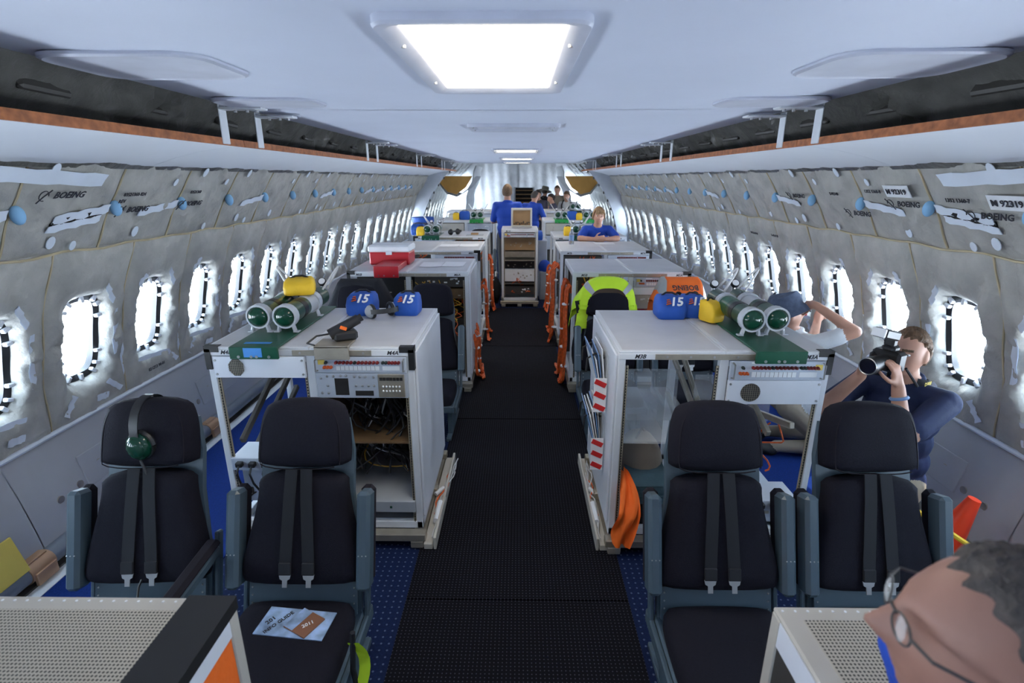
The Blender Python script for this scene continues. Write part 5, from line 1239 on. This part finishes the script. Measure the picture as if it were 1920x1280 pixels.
# kneeling photographer by the right windows
KN = dict(pelvis=(0, -.02, .42), chest=(0, .02, .74), neck=(0, .03, .93), head=(0, .075, 1.085), hipL=(-.09, 0, .38), knL=(-.12, .33, .08), anL=(-.12, -.06, .075), toL=(-.12, -.20, .06), hipR=(.09, 0, .38), knR=(.13, .33, .08), anR=(.13, -.06, .075), toR=(.13, -.20, .06))
ph, HMp = person('kneeling photographer in navy shirt holding a black camera by the right windows', (2.07, 2.60, 0), R_(118), {**KN, **dict(shL=(-.18, .04, .88), elL=(-.17, .33, .755), wrL=(-.085, .285, .975), shR=(.18, .04, .88), elR=(.20, .34, .775), wrR=(.085, .285, .975))}, dict(shirt='shirt_navy', trouser='trouser_khaki'), .0065, 1.06, (0, 0, 0), 'hair_brown', .085, hands=dict(L=dict(dir=(.25, .12, 1), palm=(1, .1, 0), curl=.75), R=dict(dir=(-.25, .10, 1), palm=(-1, .1, 0), curl=.75)), sleeve=.72, face=True, side_hair=.01)
t = thing('camera', 'black camera with flash held by the kneeling photographer', 'camera', (2.07, 2.60, 0), R_(118)); t.scale = (1.06,) * 3
cz = 1.075
b = MB(); b.box((0, .245, cz), (.125, .07, .10), .012); b.box((0, .245, cz + .06), (.06, .06, .035), .012); b.box((.05, .27, cz - .01), (.03, .05, .09), .012); b.build('body', 'black_plastic', t)
b = MB(); b.cyl((0, .275, cz - .005), (0, .345, cz - .005), .036, .036, 20); b.cyl((0, .345, cz - .005), (0, .405, cz - .005), .040, .042, 20); ln = b.build('lens', 'black_plastic', t)
b = MB(); b.cyl((0, .400, cz - .005), (0, .4065, cz - .005), .034, n=20); b.build('front_glass', 'glass_lens', ln); b = MB(); n = 20; b.tube([(.0385 * math.cos(2 * PI * i / n), .407, cz - .005 + .0385 * math.sin(2 * PI * i / n)) for i in range(n + 1)], .0025, 6); b.build('rim', 'steel', ln)
b = MB(); b.box((0, .255, cz + .10), (.045, .04, .06), .008); b.box((0, .305, cz + .135), (.065, .13, .045), .008, (.25, 0, 0)); fl = b.build('flash', 'black_plastic', t); b = MB(); b.box((0, .372, cz + .152), (.06, .012, .04), .003, (.25, 0, 0)); b.build('flash_head', 'label_white', fl)
b = MB(); b.box((0, .207, cz), (.07, .006, .05), .002); b.build('screen', 'case_grey', t)
n = 22; P = [[(.082 * math.cos(a) * 1.06, .03 + .078 * math.sin(a), .945 + zz + .018 * math.sin(a)) for a in [R_(40) - R_(260) * k / n for k in range(n + 1)]] for zz in (-.018, .018)]
b = MB(); b.grid(P); b.grid([[(p[0] * .97, p[1] * .98, p[2]) for p in r] for r in P], True); st = b.build('neck_strap', 'black_cloth', t, recalc=False, ang=180)
b = MB(); b.tube([P[0][0], (.10, .15, .96), (.075, .235, cz - .02)], .006, 6); b.build('strap_cord', 'black_cloth', t); b = MB(); b.tube([P[0][-1], (-.10, .15, .96), (-.075, .235, cz - .02)], .006, 6); b.build('strap_cord', 'black_cloth', t)
text('D300', .026, 'yellow_tag', st, Matrix.Translation((-.092, .035, .947)) @ Matrix.Rotation(R_(-90), 4, 'Z') @ Matrix.Rotation(R_(90), 4, 'X'))
b = MB(); b.m = Matrix.Translation((-.103, .294, .93)) @ Matrix.Rotation(R_(20), 4, 'Y'); b.tube([(.032 * math.cos(2 * PI * i / 16), .032 * math.sin(2 * PI * i / 16), 0) for i in range(17)], .008, 6); w_ = b.build('wristband', 'pale_blue', ph)
# person with bucket hat and phone
hp, HMh = person('person in white shirt and blue bucket hat raising a phone to the window', (2.02, 3.68, 0), R_(-95), {**KN, **dict(pelvis=(0, .12, .42), chest=(0, .10, .74), neck=(0, -.02, .93), head=(0, -.07, 1.07), shL=(-.18, .02, .88), elL=(-.20, .22, .80), wrL=(-.05, .16, 1.0), shR=(.18, .06, .90), elR=(.27, .26, 1.02), wrR=(.10, .06, 1.16))}, dict(shirt='shirt_white', trouser='trouser_khaki'), .010, 1.0, (R_(12), R_(-6), 0), 'hair_brown', .085, hands=dict(R=dict(dir=(-.6, -.2, -.1), palm=(0, .6, -.4), curl=.6), L=dict(dir=(.2, 0, 1), palm=(1, 0, 0), curl=.6)))
hat(hp, HMh, 'hat_blue', .155, .095, .12)
t = thing('phone', 'red phone held up by the person in the bucket hat', 'phone', (2.02, 3.68, 0), R_(-95)); b = MB(); b.box((.0, .045, 1.105), (.045, .014, .085), .005); b.build('case', 'red_paint', t); b = MB(); b.box((0, .037, 1.105), (.036, .003, .07)); b.build('screen', 'glass_lens', t)
# woman leaning on the M7 rack
person('smiling woman in blue polo shirt leaning on the rack with folded hands', (1.10, 7.62, 0), R_(180), dict(pelvis=(0, .0, .94), chest=(0, .12, 1.22), neck=(0, .18, 1.385), head=(0, .235, 1.535), shL=(-.165, .17, 1.335), elL=(-.26, .34, 1.235), wrL=(-.075, .44, 1.235), shR=(.165, .17, 1.335), elR=(.26, .34, 1.235), wrR=(.075, .44, 1.235)), dict(shirt='shirt_blue', trouser='trouser_dark'), .0085, .985, (R_(-3), 0, 0), 'hair_blond', .080, hands=dict(L=dict(dir=(1, .1, 0), palm=(0, -1, 0), curl=.5), R=dict(dir=(-1, .1, .15), palm=(0, -1, 0), curl=.5)), build_w=.93, face=True, bangs=True, side_hair=-.04, sleeve=.8)
# men in blue shirts further down the aisle
person('man in blue shirt seen from behind, standing beyond the centre rack', (-.20, 9.72, 0), R_(4), dict(elL=(-.24, .08, 1.15), wrL=(-.12, .30, 1.14), elR=(.24, .08, 1.15), wrR=(.12, .30, 1.14)), dict(shirt='shirt_blue', trouser='trouser_grey'), .013, 1.09, (0, 0, R_(-12)), 'hair_brown', .075, build_w=1.08, sleeve=.85, side_hair=-.02)
person('balding man in blue shirt bending his head beyond the standing man', (.29, 11.6, 0), R_(-35), dict(head=(0, .10, 1.60), neck=(0, .03, 1.45), elR=(.26, .08, 1.15), wrR=(.2, .3, 1.1)), dict(shirt='shirt_blue', trouser='trouser_dark'), .014, 1.02, (R_(-28), 0, 0), 'hair_grey', .2, build_w=1.05, sleeve=.85, side_hair=-.01, back_hair=-.06, hair_grow=.005)
FARP = [((.52, 13.9), R_(150), 'shirt_dark', 'hair_dark', 'person with dark hair at the left of the distant group', 1.0, None), ((.74, 15.7), R_(-30), 'black_cloth', 'hair_dark', 'person in a tan wide-brimmed hat in the distant group', 1.02, 'hat_tan'),
        ((.86, 13.5), R_(100), 'shirt_dark', 'hair_dark', 'person in dark grey top in the middle of the distant group', .95, None), ((1.10, 15.4), R_(170), 'khaki', 'hair_brown', 'person in khaki at the back of the distant group', 1.05, None),
        ((1.24, 13.8), R_(150), 'shirt_white', 'hair_brown', 'person in white shirt with camera straps at the right of the distant group', .98, None)]
for (xy, rz, sh, hr, lab, scl, ht) in FARP:
    pp, hm = person(lab, (*xy, 0), rz, dict(wrL=(-.10, .28, 1.10), elL=(-.24, .06, 1.14), wrR=(.10, .28, 1.10), elR=(.24, .06, 1.14), head=(0, .05, 1.61)), dict(shirt=sh, trouser='trouser_dark'), .018, scl, (R_(-15), 0, 0), hr, .075, sleeve=.7)
    if ht: hat(pp, hm, ht, .20, .09)
    if 'straps' in lab:
        for s in (-1, 1):
            b = MB(); b.tube([(s * .10, -.08, 1.42), (s * .11, .02, 1.50), (s * .11, .11, 1.38), (s * .07, .15, 1.20)], .014, 6); b.build('camera_strap', 'black_cloth', pp)
